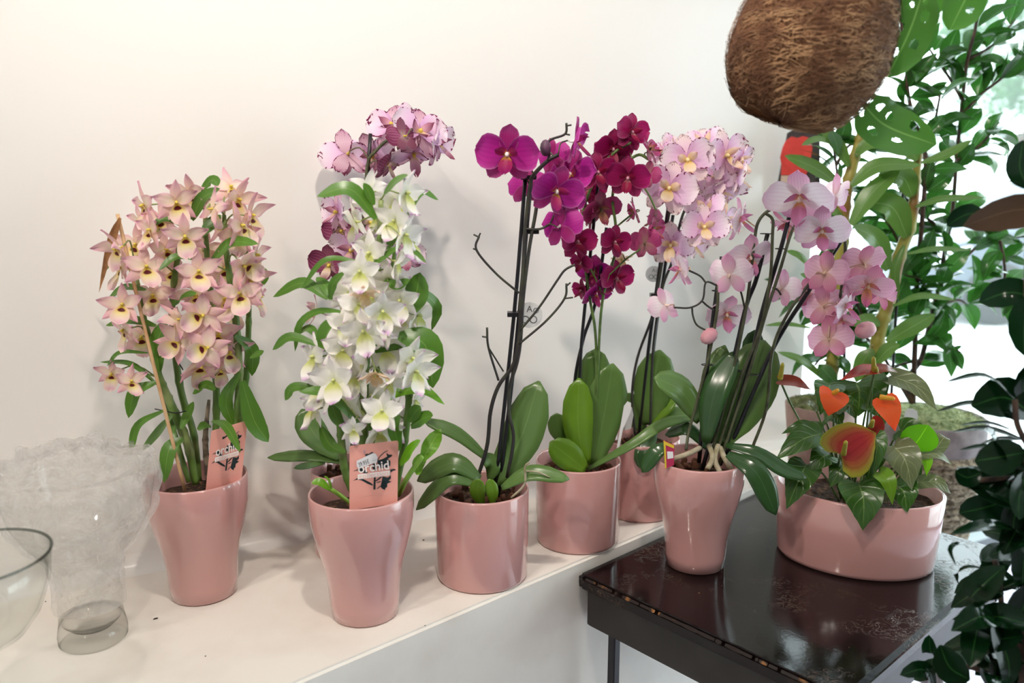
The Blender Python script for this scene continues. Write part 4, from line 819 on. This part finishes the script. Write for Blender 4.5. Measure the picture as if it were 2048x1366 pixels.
spathe((1561, 760), (1624, 780), 34, M_BRN, -.02, -.03, (1560, 758), (1566, 726), M_SPADG, n=(.2, -.7, 1), root=(1604, 850))
# ------------------------------------------------------------------ tall cane orchid in a mossy pot
IC = at(1640, 852, 1.6); IC.z = 0
I = thing('potted_cane_orchid', 'tall cane orchid with yellow canes and long leaves in a mossy pot behind the anthurium', 'orchid', IC)
M_MOSS = mat('dry_moss', '#8f9466', .95, nz=(70, '#5d6a3a', .4, .6), bump=(120, .8, .006)); M_TERRA = mat('pale_clay', '#b59a90', .7, nz=(20, '#9c8279', .4, .7))
part('pot', *lathe([(.001, 0), (.05, 0), (.054, .004), (.07, .15), (.068, .152), (.066, .148), (.05, .02), (.001, .018)], 32, IC), M_TERRA, I)
def mossdome(parent, c, r, z, h, seed):
    vs, fs = [], []; q = random.Random(seed)
    for i in range(9):
        rr = r*i/8
        for k in range(28):
            a = 2*PI*k/28; p = V((rr*math.cos(a), rr*math.sin(a), 0)); vs.append(V(c)+p+V((0, 0, z+h*(1-(i/8)**2)+noise.noise(p*90+V((seed, 0, 0)))*.008)))
    for i in range(8):
        for k in range(28): a = i*28+k; b = i*28+(k+1) % 28; fs.append((a, b, b+28, a+28))
    for j in range(900):
        a = q.uniform(0, 2*PI); rr = r*math.sqrt(q.random())*1.02; p = V(c)+V((rr*math.cos(a), rr*math.sin(a), z+h*(1-(rr/r)**2)))
        d = V((q.uniform(-1, 1), q.uniform(-1, 1), q.uniform(.1, 1))).normalized()*q.uniform(.004, .011); s = d.orthogonal().normalized()*.0007; o = len(vs)
        vs += [p-s, p+s, p+d*.6+s+V((0, 0, .002)), p+d*.6-s+V((0, 0, .002)), p+d]; fs += [(o, o+1, o+2, o+3), (o+3, o+2, o+4)]
    o = part('moss', vs, fs, M_MOSS, parent, kind='stuff')
mossdome(I, IC, .066, .145, .02, 3)
Y = 1.6; st = []
for pts, r in (([(1660, 840), (1664, 740), (1672, 620), (1682, 500), (1690, 400), (1706, 328), (1720, 276), (1730, 235)], .0125), ([(1700, 840, .0), (1735, 760, .0), (1752, 697), (1764, 645), (1782, 588), (1799, 510), (1821, 450), (1828, 400), (1833, 342), (1838, 290)], .0125)):
    stemline(I, Y, pts, 0, M_CANEY, 'cane', store=st, rad=canerad(r, 10), n=60, sides=10)
stemline(I, Y+.02, [(1688, 840), (1690, 500)], .003, M_BLACK, 'stake'); stemline(I, Y+.02, [(1780, 840), (1806, 380)], .003, M_BLACK, 'stake')
pxleaves(I, Y-.015, [(34, (1684, 374), (1630, 336), (1569, 311)), (28, (1698, 333), (1675, 290), (1638, 256)), (36, (1702, 372), (1755, 332), (1842, 330)), (40, (1702, 450), (1745, 385), (1800, 338)), (58, (1814, 474), (1785, 415), (1730, 404)), (52, (1825, 392), (1805, 355), (1756, 350)), (30, (1711, 312), (1742, 286), (1804, 294)), (46, (1776, 540), (1752, 480), (1706, 452)), (17, (1668, 288), (1635, 278), (1603, 291)), (18, (1622, 534), (1598, 512), (1572, 502)),
 (18, (1831, 414), (1885, 398), (1970, 395)), (14, (1815, 508), (1870, 498), (1942, 500)), (22, (1842, 326), (1890, 310), (1945, 280)), (16, (1786, 612), (1842, 592), (1913, 600)), (40, (1774, 684), (1822, 655), (1870, 628)), (11, (1622, 656), (1575, 648), (1530, 651)), (19, (1657, 766), (1605, 722), (1555, 704)), (34, (1748, 700), (1728, 720), (1712, 765)), (30, (1760, 650), (1735, 640), (1700, 650)), (30, (1745, 735), (1775, 700), (1800, 690)), (18, (1808, 490), (1790, 540), (1796, 600)), (20, (1690, 440), (1660, 420), (1620, 430)), (24, (1676, 560), (1640, 560), (1600, 548)), (36, (1835, 320), (1815, 300), (1770, 300)), (26, (1672, 600), (1700, 560), (1735, 560))], M_ILEAF, seed=12, dyr=.015)
q = random.Random(9); M_SHEATH = mat('papery_sheath', '#d9bfa4', .7, trans=.3)
for i in range(16):
    p = q.choice(st[6:]); d = V((q.uniform(-1, 1), -.6, q.uniform(-.4, .8))).normalized()*q.uniform(.012, .028)
    leaf(I, [p, p+d*.5+V((0, 0, .003)), p+d], .007, M_SHEATH, 'lance', name='sheath', fold=.5, nu=5)
# ------------------------------------------------------------------ camellia in a woven planter by the window
def leafmesh(name, m, fold=.25, curl=.15, w=.5, kind='cam'):
    vs, fs, uv = leafgeo([(0, 0, 0), (.33, 0, .04), (.66, 0, .03), (1, 0, -curl)], w, kind, fold, n=(0, 0, 1), nu=8, nv=4); me = mesh(name, vs, fs, uv); me.materials.append(m); return me
CL = [leafmesh('camellia_leaf', M_CLEAF, f, c, w) for f, c, w in ((.2, .12, .5), (.45, .3, .52), (.1, .05, .48), (.6, .1, .5))]
def inst(parent, me, pos, d, nrm, L, name='leaf'):
    d = d.normalized(); y = nrm.cross(d)
    if y.length < .1: y = d.orthogonal()
    y.normalize(); z = d.cross(y)
    M = Matrix((d*L, y*L, z*L)).transposed().to_4x4(); M.translation = pos-wpos(parent)
    o = bpy.data.objects.new(name, me); C.objects.link(o); o.parent = parent; o.matrix_local = M; return o
JC = at(1856, 820, 1.72); JC.z = -.3
J = thing('potted_camellia', 'leafy camellia shrub in a grey rimmed woven planter by the window', 'shrub', V((JC.x, JC.y, FLZ)))
M_WICK = mat('woven_rope', '#b3a48e', .85, nz=(90, '#6f6250', .42, .6), bump=(150, .9, .006)); M_GREYP = mat('grey_wood_pot', '#7d7376', .7, nz=(25, '#a39a9a', .4, .7))
v, f = lathe([(.001, -.3), (.085, -.3), (.088, -.295), (.112, .03), (.11, .034)], 40, (JC.x, JC.y, 0)); part('woven_planter', v, f, M_WICK, J)
for k in range(22):
    z = -.29+k*.0145; r = .0865+.0253*(k/22)+.001; n = 36
    g = tube([(JC.x+r*math.cos(2*PI*i/n), JC.y+r*math.sin(2*PI*i/n), z+.0022*(1 if (i+k) % 2 else -1)) for i in range(n+1)], .0055, n=n*2, sides=5, cap=False); part('rope_band', *g, M_WICK, J)
part('rim', *lathe([(.113, .03), (.116, .034), (.118, .09), (.116, .093), (.112, .092), (.11, .034)], 40, (JC.x, JC.y, 0)), M_GREYP, J)
part('stand', *merge(*[tube([(JC.x+.07*math.cos(a), JC.y+.07*math.sin(a), -.3), (JC.x+.1*math.cos(a), JC.y+.1*math.sin(a), FLZ)], .01, n=2, sides=8) for a in (.5, 2.1, 3.7, 5.3)], lathe([(.001, -.315), (.1, -.315), (.1, -.3), (.001, -.3)], 24, (JC.x, JC.y, 0))), M_GREYP, J)
mossdome(J, V((JC.x, JC.y, 0)), .114, .088, .018, 8)
Y = 1.72; M_TWIG = mat('brown_twig', '#5f4638', .7, nz=(60, '#3f2f2a', .4, .6))
BRJ = [[(1826, 806), (1811, 765), (1841, 720), (1856, 663), (1868, 612), (1878, 577), (1890, 500), (1905, 420), (1913, 321), (1925, 200), (1935, 120), (1952, 50), (1960, -30)], [(1878, 577), (1954, 493), (2000, 482), (2060, 470)], [(1826, 806), (1830, 690), (1834, 560), (1845, 430), (1850, 300), (1818, 200), (1812, 120), (1800, 30)], [(1925, 230), (1960, 190), (2010, 150), (2045, 100)], [(1925, 200), (1895, 150), (1860, 100)],
 [(1822, 806), (1760, 700), (1712, 600), (1690, 480), (1672, 330), (1660, 250)], [(1913, 321), (1960, 290), (1998, 245)], [(1868, 612), (1915, 600), (1935, 610)], [(1856, 663), (1890, 680), (1920, 705)], [(1845, 430), (1880, 450), (1925, 430)], [(1760, 700), (1690, 640), (1630, 600), (1590, 560)], [(1712, 610), (1660, 690), (1630, 730)], [(1841, 720), (1800, 730), (1780, 745)], [(1690, 480), (1650, 440), (1610, 420)], [(1672, 330), (1700, 290), (1730, 300)], [(1913, 330), (1880, 320), (1850, 350)], [(1935, 120), (1985, 90), (2030, 40)], [(1870, 600), (1840, 560), (1810, 550)], [(1834, 560), (1790, 470), (1760, 420), (1740, 360)], [(1845, 430), (1800, 380), (1790, 330)], [(1850, 300), (1870, 240), (1880, 190)], [(1760, 700), (1730, 640), (1740, 560)], [(2000, 482), (2010, 540), (2005, 590)]]
q = random.Random(31); nleaf = 0
for bi, b in enumerate(BRJ):
    dz = .08*math.sin(bi*2.1); w = [at(x, y, Y + (dz+.02*math.sin(i+bi))*(i/len(b)) - max(0, 1720-x)*.0009) for i, (x, y) in enumerate(b)]
    v, f = tube(w, (lambda u, L=len(b): (.0052 if L > 7 else .0028)*(1-.6*u)+.0008), n=len(w)*5, sides=6); part('branch', v, f, M_TWIG, J)
    c = crv(w, len(w)*10); L = sum((c[i+1]-c[i]).length for i in range(len(c)-1)); step = L/len(c); acc = q.uniform(0, .02); i0 = 14 if bi in (0, 2) else (16 if bi == 5 else 4)
    for i in range(i0, len(c)-1):
        acc += step
        if acc < .0145: continue
        acc = 0
        for s in range(1 if q.random() < .5 else 2):
            d = (c[i+1]-c[i]).normalized()*.5+V((q.gauss(0, 1), q.gauss(0, .6), q.gauss(-.15, .6))); nr = V((q.gauss(0, .5), q.gauss(-.5, .5), 1)).normalized()
            p = c[i]+d.normalized()*.006; inst(J, CL[q.randrange(4)], p, d, nr, q.uniform(.05, .082)); nleaf += 1
# ------------------------------------------------------------------ dark glossy shrub at the right edge, close to the camera
Y = .86; KC = at(2062, 1000, Y); KC.z = FLZ
K = thing('glossy_shrub', 'dark glossy leaved magnolia with brown leaf undersides at the right edge', 'shrub', KC)
part('pot', *lathe([(.001, 0), (.11, 0), (.14, .25), (.145, .26), (.135, .26), (.13, .22), (.001, .22)], 32, KC), mat('dark_nursery_pot', '#26262a', .6), K)
stemline(K, Y, None, .008, M_TWIG, 'trunk', world=[KC+V((0, 0, .2)), KC+V((.01, 0, .5)), at(2062, 1200, Y), at(2058, 1000, Y), at(2064, 800, Y), at(2058, 600, Y), at(2062, 380, Y), at(2056, 250, Y)], rad=lambda u: .009*(1-.6*u))
stemline(K, Y, [(2062, 1330), (2010, 1240), (2000, 1170), (1990, 1120)], .003, M_TWIG, 'branch'); stemline(K, Y, [(2060, 900), (2035, 850), (2030, 800)], .003, M_TWIG, 'branch'); stemline(K, Y, [(2062, 1390), (1960, 1340), (1900, 1330)], .003, M_TWIG, 'branch'); stemline(K, Y, [(2060, 1010), (2030, 960), (1960, 960)], .003, M_TWIG, 'branch')
UPN = dict(n=(0, -.25, 1)); FR = dict(n=(0, -1, .2))
pxleaves(K, Y, [(80, (2120, 425), (2030, 420), (1926, 452), dict(m=M_KBACK, n=(0, -1, -.4), fold=.25)), (42, (1968, 425, .04), (1930, 430, .04), (1893, 452, .04), FR), (52, (2066, 380), (2040, 340), (2046, 280), dict(n=(-.4, -1, .1))), (14, (2044, 368), (2015, 364), (1990, 362), UPN), (62, (2085, 600), (2020, 585), (1958, 604), dict(n=(0, -1, .5))), (60, (2066, 590), (2050, 640), (2048, 712), dict(n=(-.5, -1, 0))), (22, (2034, 804), (1970, 752), (1890, 764), UPN), (84, (2066, 830, .02), (2010, 795, .02), (1942, 812, .02), dict(n=(0, -1, .3))),
 (22, (2036, 832), (1950, 806), (1872, 823), UPN), (15, (2028, 862), (1975, 846), (1920, 850), UPN), (24, (2056, 884), (1975, 858), (1904, 864), UPN), (74, (2050, 905), (1995, 915), (1948, 922), FR), (15, (2042, 922), (1980, 893), (1918, 900), UPN), (42, (1962, 945), (1935, 955), (1910, 942), dict(n=(-.3, -1, .5))), (32, (2040, 945), (1990, 962), (1945, 978), UPN), (32, (2036, 940), (2028, 970), (2020, 996), FR), (62, (2020, 1000, .02), (1970, 1015), (1918, 1026), FR), (62, (2050, 990), (2030, 1030), (2025, 1080), FR), (34, (2060, 1080), (1990, 1050), (1902, 1068), UPN),
 (10, (1972, 1126), (1925, 1088), (1900, 1098), (1912, 1132), UPN), (12, (1978, 1140), (1935, 1134), (1912, 1150), (1918, 1172), UPN), (32, (2030, 1110), (2005, 1102), (1978, 1112), FR), (18, (2060, 1126), (2020, 1118), (1976, 1122), UPN), (28, (2000, 1170), (1980, 1178), (1952, 1174), UPN), (26, (1994, 1182), (2015, 1172), (2042, 1162), UPN), (40, (2016, 1222, .04), (1970, 1232, .04), (1915, 1262, .04), dict(n=(0, -.7, 1))), (24, (2022, 1236), (1985, 1244), (1948, 1260), UPN), (40, (2040, 1292), (1960, 1278), (1880, 1300), dict(n=(0, -.5, 1))), (62, (1880, 1290), (1900, 1335), (1940, 1360), dict(n=(-.2, -1, .4))), (34, (1878, 1310), (1862, 1305), (1858, 1270), FR),
 (40, (1905, 1345), (1870, 1335), (1828, 1360), dict(n=(0, -.6, 1))), (36, (1870, 1380), (1850, 1340), (1800, 1350), dict(n=(0, -.7, 1))), (80, (2070, 1290), (2040, 1320), (2030, 1380), FR), (80, (2075, 1160), (2045, 1220), (2035, 1290), FR), (60, (2070, 1050), (2050, 1110), (2044, 1180), FR), (44, (2060, 1240, .03), (2010, 1262, .03), (1960, 1270, .03), FR), (50, (2066, 720), (2050, 760), (2046, 800), FR), (50, (2064, 940), (2040, 985), (2038, 1040), FR), (24, (2050, 880), (1990, 880), (1945, 898), UPN), (40, (2040, 1340), (1990, 1330), (1950, 1350), UPN)], M_KLEAF, 'ell', seed=15, dyr=.02, fold=.25, nu=10)
q = random.Random(41); KL = [leafmesh('glossy_shrub_leaf', M_KLEAF, f, c, w, 'ell') for f, c, w in ((.2, .15, .48), (.4, .35, .5), (.15, .02, .46))]
for i in range(46):
    y = q.uniform(930, 1400); x = q.uniform(1985, 2075) if y < 1200 else q.uniform(1950, 2075)
    p = at(x, y, Y+q.uniform(-.03, .07)); d = V((q.uniform(-1, .25), q.uniform(-.6, .6), q.uniform(-.5, .45))); inst(K, KL[i % 3], p, d, V((q.uniform(-.5, .3), -.5, 1)), q.uniform(.04, .07))
# ------------------------------------------------------------------ hanging coconut-fibre basket
BY = 1.0; ax = V((.31, 0, .95)).normalized(); B0 = at(1563, 243, BY); sc = mpp(B0)
HB_ = thing('hanging_basket', 'hanging coconut fibre ball basket with drooping perforated green leaves', 'hanging basket', B0+V((0, 0, 0)))
def coco_mat():
    m, t, b, out = newmat('coconut_fibre'); tc = t.new('ShaderNodeTexCoord').outputs['Object']
    n1 = t.noise(60, 6, tc, .7, 2.5); c = t.ramp(n1, [(.3, srgb('#4d3022')), (.5, srgb('#8a5f45')), (.68, srgb('#b78a66'))])
    n2 = t.ramp(t.noise(9, 3, tc), [(.3, srgb('#4a2f24')), (.6, srgb('#a57a5c'))]); c = t.mix(.4, c, n2)
    t.set(b.inputs['Base Color'], c); b.inputs['Roughness'].default_value = .95; b.inputs['Specular IOR Level'].default_value = .1
    t.l.new(t.bump(n1, .9, .008), b.inputs['Normal']); return m
M_COCO = coco_mat(); M_FIB = mat('loose_coconut_fibre', '#bd946c', .9, nz=(30, '#6f4a33', .4, .6)); M_FIBD = mat('dark_coconut_fibre', '#5d3d2b', .9)
prof = [(0, 0), (40, 1), (84, 6), (115, 24), (138, 55), (156, 95), (163, 135), (160, 180), (148, 230), (132, 270), (124, 285), (112, 282), (110, 260), (0, 255)]
e1 = V((0, 1, 0)).cross(ax).normalized(); e2 = ax.cross(e1).normalized()
def bp(r, h, a): return B0+ax*h*sc+(e1*math.cos(a)+e2*math.sin(a))*r*sc*.94
vs, fs = [], []; n = 72; pr = []
for i in range(len(prof)-1):
    for k in range(4): t_ = k/4; pr.append((prof[i][0]*(1-t_)+prof[i+1][0]*t_, prof[i][1]*(1-t_)+prof[i+1][1]*t_))
pr.append(prof[-1])
for r, h in pr:
    for k in range(n):
        p = bp(max(r, .1), h, 2*PI*k/n); vs.append(p+(p-(B0+ax*120*sc)).normalized()*(noise.noise(p*28)*.0022+noise.noise(p*90)*.0014))
for i in range(len(pr)-1):
    for k in range(n): a = i*n+k; b = i*n+(k+1) % n; fs.append((a, b, b+n, a+n))
part('fibre_shell', vs, fs, M_COCO, HB_)
q = random.Random(77)
for nm, m, N, out_ in (('loose_fibre', M_FIB, 2600, .0015), ('dark_fibre', M_FIBD, 900, .0012)):
    vs, fs = [], []
    for j in range(N):
        h = q.uniform(0, 280); a = q.uniform(0, 2*PI); dh = q.uniform(-45, 45); da = q.uniform(-.35, .35); o = len(vs); lift = q.uniform(0, 1)**6*.005
        for s in range(5):
            u = s/4; hh = min(max(h+dh*u, 0), 284); r = 1
            for (r0, h0), (r1, h1) in zip(prof, prof[1:11]):
                if h0 <= hh <= h1: r = r0+(r1-r0)*(hh-h0)/(h1-h0+1e-6); break
            p = bp(r, hh, a+da*u+.1*math.sin(u*5+j)); nn = (p-(B0+ax*120*sc)).normalized(); p = p+nn*(out_+.003*math.sin(PI*u)*.4+lift*u*u); sd = nn.cross(ax).normalized()*.0004+ax*.0003
            vs += [p-sd, p+sd]
        for s in range(4): fs.append((o+2*s, o+2*s+1, o+2*s+3, o+2*s+2))
    part(nm, vs, fs, m, HB_, kind='stuff')
g = tube([bp(126, 272, 2*PI*k/40) for k in range(41)], .007, n=80, sides=8, cap=False); part('black_rim', *g, M_BLACK, HB_)
for k in range(3):
    p = bp(124, 274, 2*PI*k/3+.4); top = B0+V((.06, .0, CEZ-B0.z)); part('hanger_wire', *tube([p, (p+top)/2, top], .0015, n=4, sides=6), M_BLACK, HB_)
def holed(pts, wpx, holes, n, Y_, fold=.08):
    w = [at(a[0], a[1], Y_+(a[2] if len(a) > 2 else 0)) for a in pts]; nu, nv = 44, 28
    vs, fs, uv = leafgeo(w, wpx*mpp(w[1]), 'ell', fold, n=n, nu=nu, nv=nv, wave=.05)
    keep = []
    for f in fs:
        cu = sum(uv[i][0] for i in f)/4; cv = sum(uv[i][1] for i in f)/4
        if not any(((cu-hx)/rx)**2+((cv-hy)/ry)**2 < 1 for hx, hy, rx, ry in holes): keep.append(f)
    o = part('leaf', vs, keep, M_MLEAF, HB_, uv); return o
holed([(1716, 195), (1770, 250), (1872, 290)], 104, [(.7, .16, .09, .06), (.27, .3, .1, .05), (.3, .5, .09, .05), (.75, .42, .08, .05), (.3, .12, .1, .05), (.25, .78, .1, .05), (.7, .66, .07, .04)], (-.1, -1, .3), .98)
holed([(1850, -30), (1820, 60), (1775, 155)], 100, [(.7, .25, .1, .05), (.3, .32, .1, .06), (.72, .5, .09, .05), (.3, .62, .1, .05), (.65, .75, .12, .05), (.35, .15, .1, .05)], (-.1, -1, -.1), .98)
holed([(1960, -60), (1930, 0), (1900, 60)], 90, [(.7, .5, .12, .05), (.3, .6, .1, .06)], (0, -1, 0), .99)
holed([(1880, -50), (1850, 0), (1800, 30)], 80, [(.6, .7, .1, .08)], (0, -1, .2), 1.02)
for pts in ([(1735, 30), (1738, 120), (1716, 196)], [(1740, 5), (1800, -40), (1850, -30)], [(1745, 0), (1860, -90), (1960, -62)]): stemline(HB_, BY, pts, .0022, M_GSTEM, 'stem')
# ------------------------------------------------------------------ dark panel with red flower at the end of the wall
Yp = 1.75
pan = thing('flower_sign', 'dark sign with a flat red flower shape just below the coconut basket', 'sign', at(1590, 415, Yp))
def pslab(name, pts, Y0, th, m): 
    v = [at(x, y, Y0) for x, y in pts]; n = len(v); v += [p+V((0, th, 0)) for p in v]
    return part(name, v, [tuple(range(n)), tuple(range(2*n-1, n-1, -1))]+[(k, k+n, n+(k+1) % n, (k+1) % n) for k in range(n)], m, pan, smooth=False)
pslab('board', [(1547, 415), (1640, 415), (1640, 270), (1612, 258), (1590, 258), (1576, 266)], Yp, .006, mat('dark_panel', '#4a4345', .5, nz=(30, '#2f2a2e', .4, .7)))
pslab('red_flower', [(1563, 350), (1564, 330), (1561, 315), (1566, 295), (1572, 282), (1584, 273), (1596, 276), (1606, 272), (1617, 275), (1621, 284), (1625, 296), (1622, 315), (1619, 335), (1612, 350)], Yp-.004, .004, mat('red_panel', '#e04a44', .5, nz=(40, '#c93c3a', .4, .7)))
pslab('beige_label', [(1563, 351), (1610, 351), (1606, 374), (1561, 374)], Yp-.003, .003, mat('beige_panel', '#cdb6a4', .6))
part('hook', *tube([at(1592, 262, Yp), at(1592, 236, Yp), at(1594, 215, Yp+.04)], .0015, n=6, sides=6), M_BLACK, pan)
# ------------------------------------------------------------------ glass vase with plastic wrap, glass bowl
def thin_glass(name, tint, edge, pw_=5.0):
    m, t, b, out = newmat(name); t.n.remove(b)
    tr = t.new('ShaderNodeBsdfTransparent'); lw = t.new('ShaderNodeLayerWeight'); lw.inputs[0].default_value = .25
    f = t.math('POWER', lw.outputs['Facing'], pw_); t.set(tr.inputs[0], t.mix(f, srgb(tint), srgb(edge)))
    g = t.new('ShaderNodeBsdfGlossy'); g.inputs['Roughness'].default_value = .03
    mx = t.new('ShaderNodeMixShader'); t.set(mx.inputs[0], t.math('MULTIPLY_ADD', f, .2, .05)); t.l.new(tr.outputs[0], mx.inputs[1]); t.l.new(g.outputs[0], mx.inputs[2]); t.l.new(mx.outputs[0], out.inputs[0]); return m
M_TG = thin_glass('clear_thin_glass', '#fcfdfc', '#a3a9a7')
M_SG = thin_glass('clear_thick_glass', '#f4f4f2', '#6a6e6c', 2.6)
VC = V((-.545, .985, 0))
vase = thing('glass_vase', 'flared clear glass vase with a heavy foot, wrapped in plastic film', 'vase', VC)
part('foot', *lathe([(.001, 0), (.038, 0), (.041, .003), (.0415, .012), (.038, .034), (.034, .028), (.026, .020), (.001, .0185)], 48, VC), M_SG, vase)
part('bowl', *lathe([(.038, .034), (.0365, .06), (.0375, .095), (.043, .117), (.064, .141), (.081, .172), (.09, .218)], 48, VC), M_TG, vase)
def film_mat():
    m, t, b, out = newmat('crumpled_clear_film')
    b.inputs['Base Color'].default_value = srgb('#fbf8f6'); b.inputs['Roughness'].default_value = .12; b.inputs['Specular IOR Level'].default_value = .8
    tc = t.new('ShaderNodeTexCoord').outputs['Object']; t.l.new(t.bump(t.noise(45, 5, tc, .7, 1.5), 1, .012), b.inputs['Normal'])
    a = t.math('MULTIPLY_ADD', t.noise(24, 5, tc, .65, 1), .62, .0); tr = t.new('ShaderNodeBsdfTransparent'); mx = t.new('ShaderNodeMixShader'); t.set(mx.inputs[0], a)
    tl = t.new('ShaderNodeBsdfTranslucent'); tl.inputs[0].default_value = srgb('#fbf8f6'); m2 = t.new('ShaderNodeMixShader'); m2.inputs[0].default_value = .5; t.l.new(b.outputs[0], m2.inputs[1]); t.l.new(tl.outputs[0], m2.inputs[2])
    t.l.new(tr.outputs[0], mx.inputs[1]); t.l.new(m2.outputs[0], mx.inputs[2]); t.l.new(mx.outputs[0], out.inputs[0]); return m
M_FILM = film_mat()
pf = [(.0425, .05), (.041, .075), (.042, .1), (.047, .117), (.068, .139), (.086, .168), (.094, .204), (.095, .222), (.09, .232), (.075, .23), (.055, .238), (.035, .248), (.012, .258), (.001, .26)]
vs, fs = [], []; n = 96; pr = []
for i in range(len(pf)-1):
    for k in range(4): u = k/4; pr.append((pf[i][0]*(1-u)+pf[i+1][0]*u, pf[i][1]*(1-u)+pf[i+1][1]*u))
for r, z in pr:
    for k in range(n):
        a = 2*PI*k/n; p = VC+V((r*math.cos(a), r*math.sin(a), z)); amp = .003 if z < .1 else .006
        if r < .08 and z > .225: amp = .024
        d = V((math.cos(a), math.sin(a), .8)).normalized(); vs.append(p+d*abs(noise.noise(p*32))*amp*1.6+d*(abs(noise.noise(p*75)))*amp*.6)
for i in range(len(pr)-1):
    for k in range(n): a = i*n+k; b_ = i*n+(k+1) % n; fs.append((a, b_, b_+n, a+n))
tag(part('plastic_wrap', vs, fs, M_FILM), 'crumpled clear plastic film wrapped around the flared glass vase', 'plastic wrap')
BC = V((-.562, .80, 0))
bowl = thing('glass_bowl', 'footed clear glass bowl cut off by the left edge, in front of the wrapped vase', 'bowl', BC)
part('foot', *lathe([(.001, 0), (.042, 0), (.042, .004), (.016, .014), (.011, .04), (.012, .088), (.001, .095)], 40, BC), M_SG, bowl)
part('bowl', *lathe([(.001, .093), (.02, .096), (.042, .11), (.058, .132), (.069, .163), (.0745, .2), (.073, .2), (.067, .164), (.056, .134), (.041, .113), (.02, .099), (.001, .097)], 64, BC), M_TG, bowl)
rim = [(BC.x+.0737*math.cos(2*PI*k/48), BC.y+.0737*math.sin(2*PI*k/48), .2) for k in range(49)]; part('rim', *tube(rim, .0016, n=96, sides=8, cap=False), thin_glass('glass_rim', '#c4c9c7', '#858b89'), bowl)
# ------------------------------------------------------------------ crumbs on the ledge
q = random.Random(2)
for i, (x, y, lab) in enumerate([(311, 1237, 'small dark leaf scrap on the white ledge left of the pink dendrobium pot'), (847, 1080, 'dark crumb on the ledge between two pink pots, near the wall'), (850, 1251, 'tiny crumb on the ledge edge right of the white dendrobium pot'), (411, 1312, 'tiny crumb on the ledge in front of the pink dendrobium pot'), (91, 1203, 'dark crumb on the ledge beside the glass vase foot')]):
    p = ground(x, y, .0008); v, f = blob(.0016 if i < 2 else .0009, (0, 0, 0), 2.2 if i == 0 else 1.2, 1, .5, 6); a = Matrix.Rotation(.6, 3, 'Z')
    tag(part('soil_crumb', [p+a@c for c in v], f, M_SOIL), lab, 'crumb', 'crumbs on the ledge')
# ------------------------------------------------------------------ outside: parked car and tree
GZ = FLZ-.06
CX, CY = 4.05, 8.2
car = thing('parked_car', 'blurred grey car parked outside the window', 'car', (CX+2, CY+.8, GZ))
sil = [(0, .35), (.02, .6), (.12, .78), (1.0, .95), (1.15, .98), (1.75, 1.42), (2.0, 1.48), (3.2, 1.46), (3.95, 1.0), (4.25, .95), (4.3, .4), (4.1, .25), (.2, .25)]
def extr(parent, name, poly, y0, y1, m):
    n = len(poly); v = [V((CX+x, CY+y0, GZ+z)) for x, z in poly]+[V((CX+x, CY+y1, GZ+z)) for x, z in poly]
    part(name, v, [tuple(range(n)), tuple(range(2*n-1, n-1, -1))]+[(k, k+n, n+(k+1) % n, (k+1) % n) for k in range(n)], m, parent, smooth=False)
extr(car, 'body', sil, 0, 1.7, mat('grey_car_paint', '#4a525e', .3)); M_CARG = mat('car_window', '#20262c', .1)
extr(car, 'window', [(1.3, 1.0), (1.8, 1.38), (2.35, 1.4), (2.35, 1.0)], -.01, 0, M_CARG); extr(car, 'window', [(2.45, 1.0), (2.45, 1.4), (3.15, 1.38), (3.6, 1.0)], -.01, 0, M_CARG)
extr(car, 'headlight', [(.06, .62), (.14, .74), (.5, .8), (.45, .66)], -.012, 0, mat('headlight', '#e8eef2', .1)); extr(car, 'sill', [(.3, .25), (.3, .4), (4.0, .4), (4.0, .25)], -.01, 0, M_CARG)
for x in (.8, 3.4): part('wheel', *tube([(CX+x, CY-.03, GZ+.32), (CX+x, CY+.2, GZ+.32)], .32, n=2, sides=24), mat('tyre', '#1c1c1e', .8) if x < 1 else MATS['tyre'], car)
M_TLEAF = mat('tree_foliage', '#4f7f45', .6, nz=(3, '#3a6a3c', .4, .6), trans=.3); TX, TY = 7.8, 13.0
tree = thing('street_tree', 'blurred light green tree outside behind the parked car', 'tree', (TX, TY, GZ))
part('trunk', *tube([(TX, TY, GZ), (TX+.1, TY, GZ+1.2), (TX, TY, GZ+2.2)], lambda u: .14*(1-.4*u), n=8, sides=10), M_TWIG, tree)
q = random.Random(55); vs, fs = [], []; cl = [(V((TX+q.gauss(0, .9), TY+q.gauss(0, .6), GZ+2.4+q.uniform(-1.2, 2.6))), q.uniform(.3, .7)) for _ in range(34)]
for j in range(15000):
    c, r = q.choice(cl); p = c+V((q.gauss(0, 1), q.gauss(0, 1), q.gauss(0, 1)))*r*.5; d = V((q.gauss(0, 1), q.gauss(0, 1), q.gauss(0, 1))).normalized(); s = d.orthogonal().normalized(); L = q.uniform(.03, .06); o = len(vs)
    vs += [p-d*L, p+s*L*.5, p+d*L, p-s*L*.5]; fs.append((o, o+1, o+2, o+3))
part('crown', vs, fs, M_TLEAF, tree, smooth=False, kind='stuff')
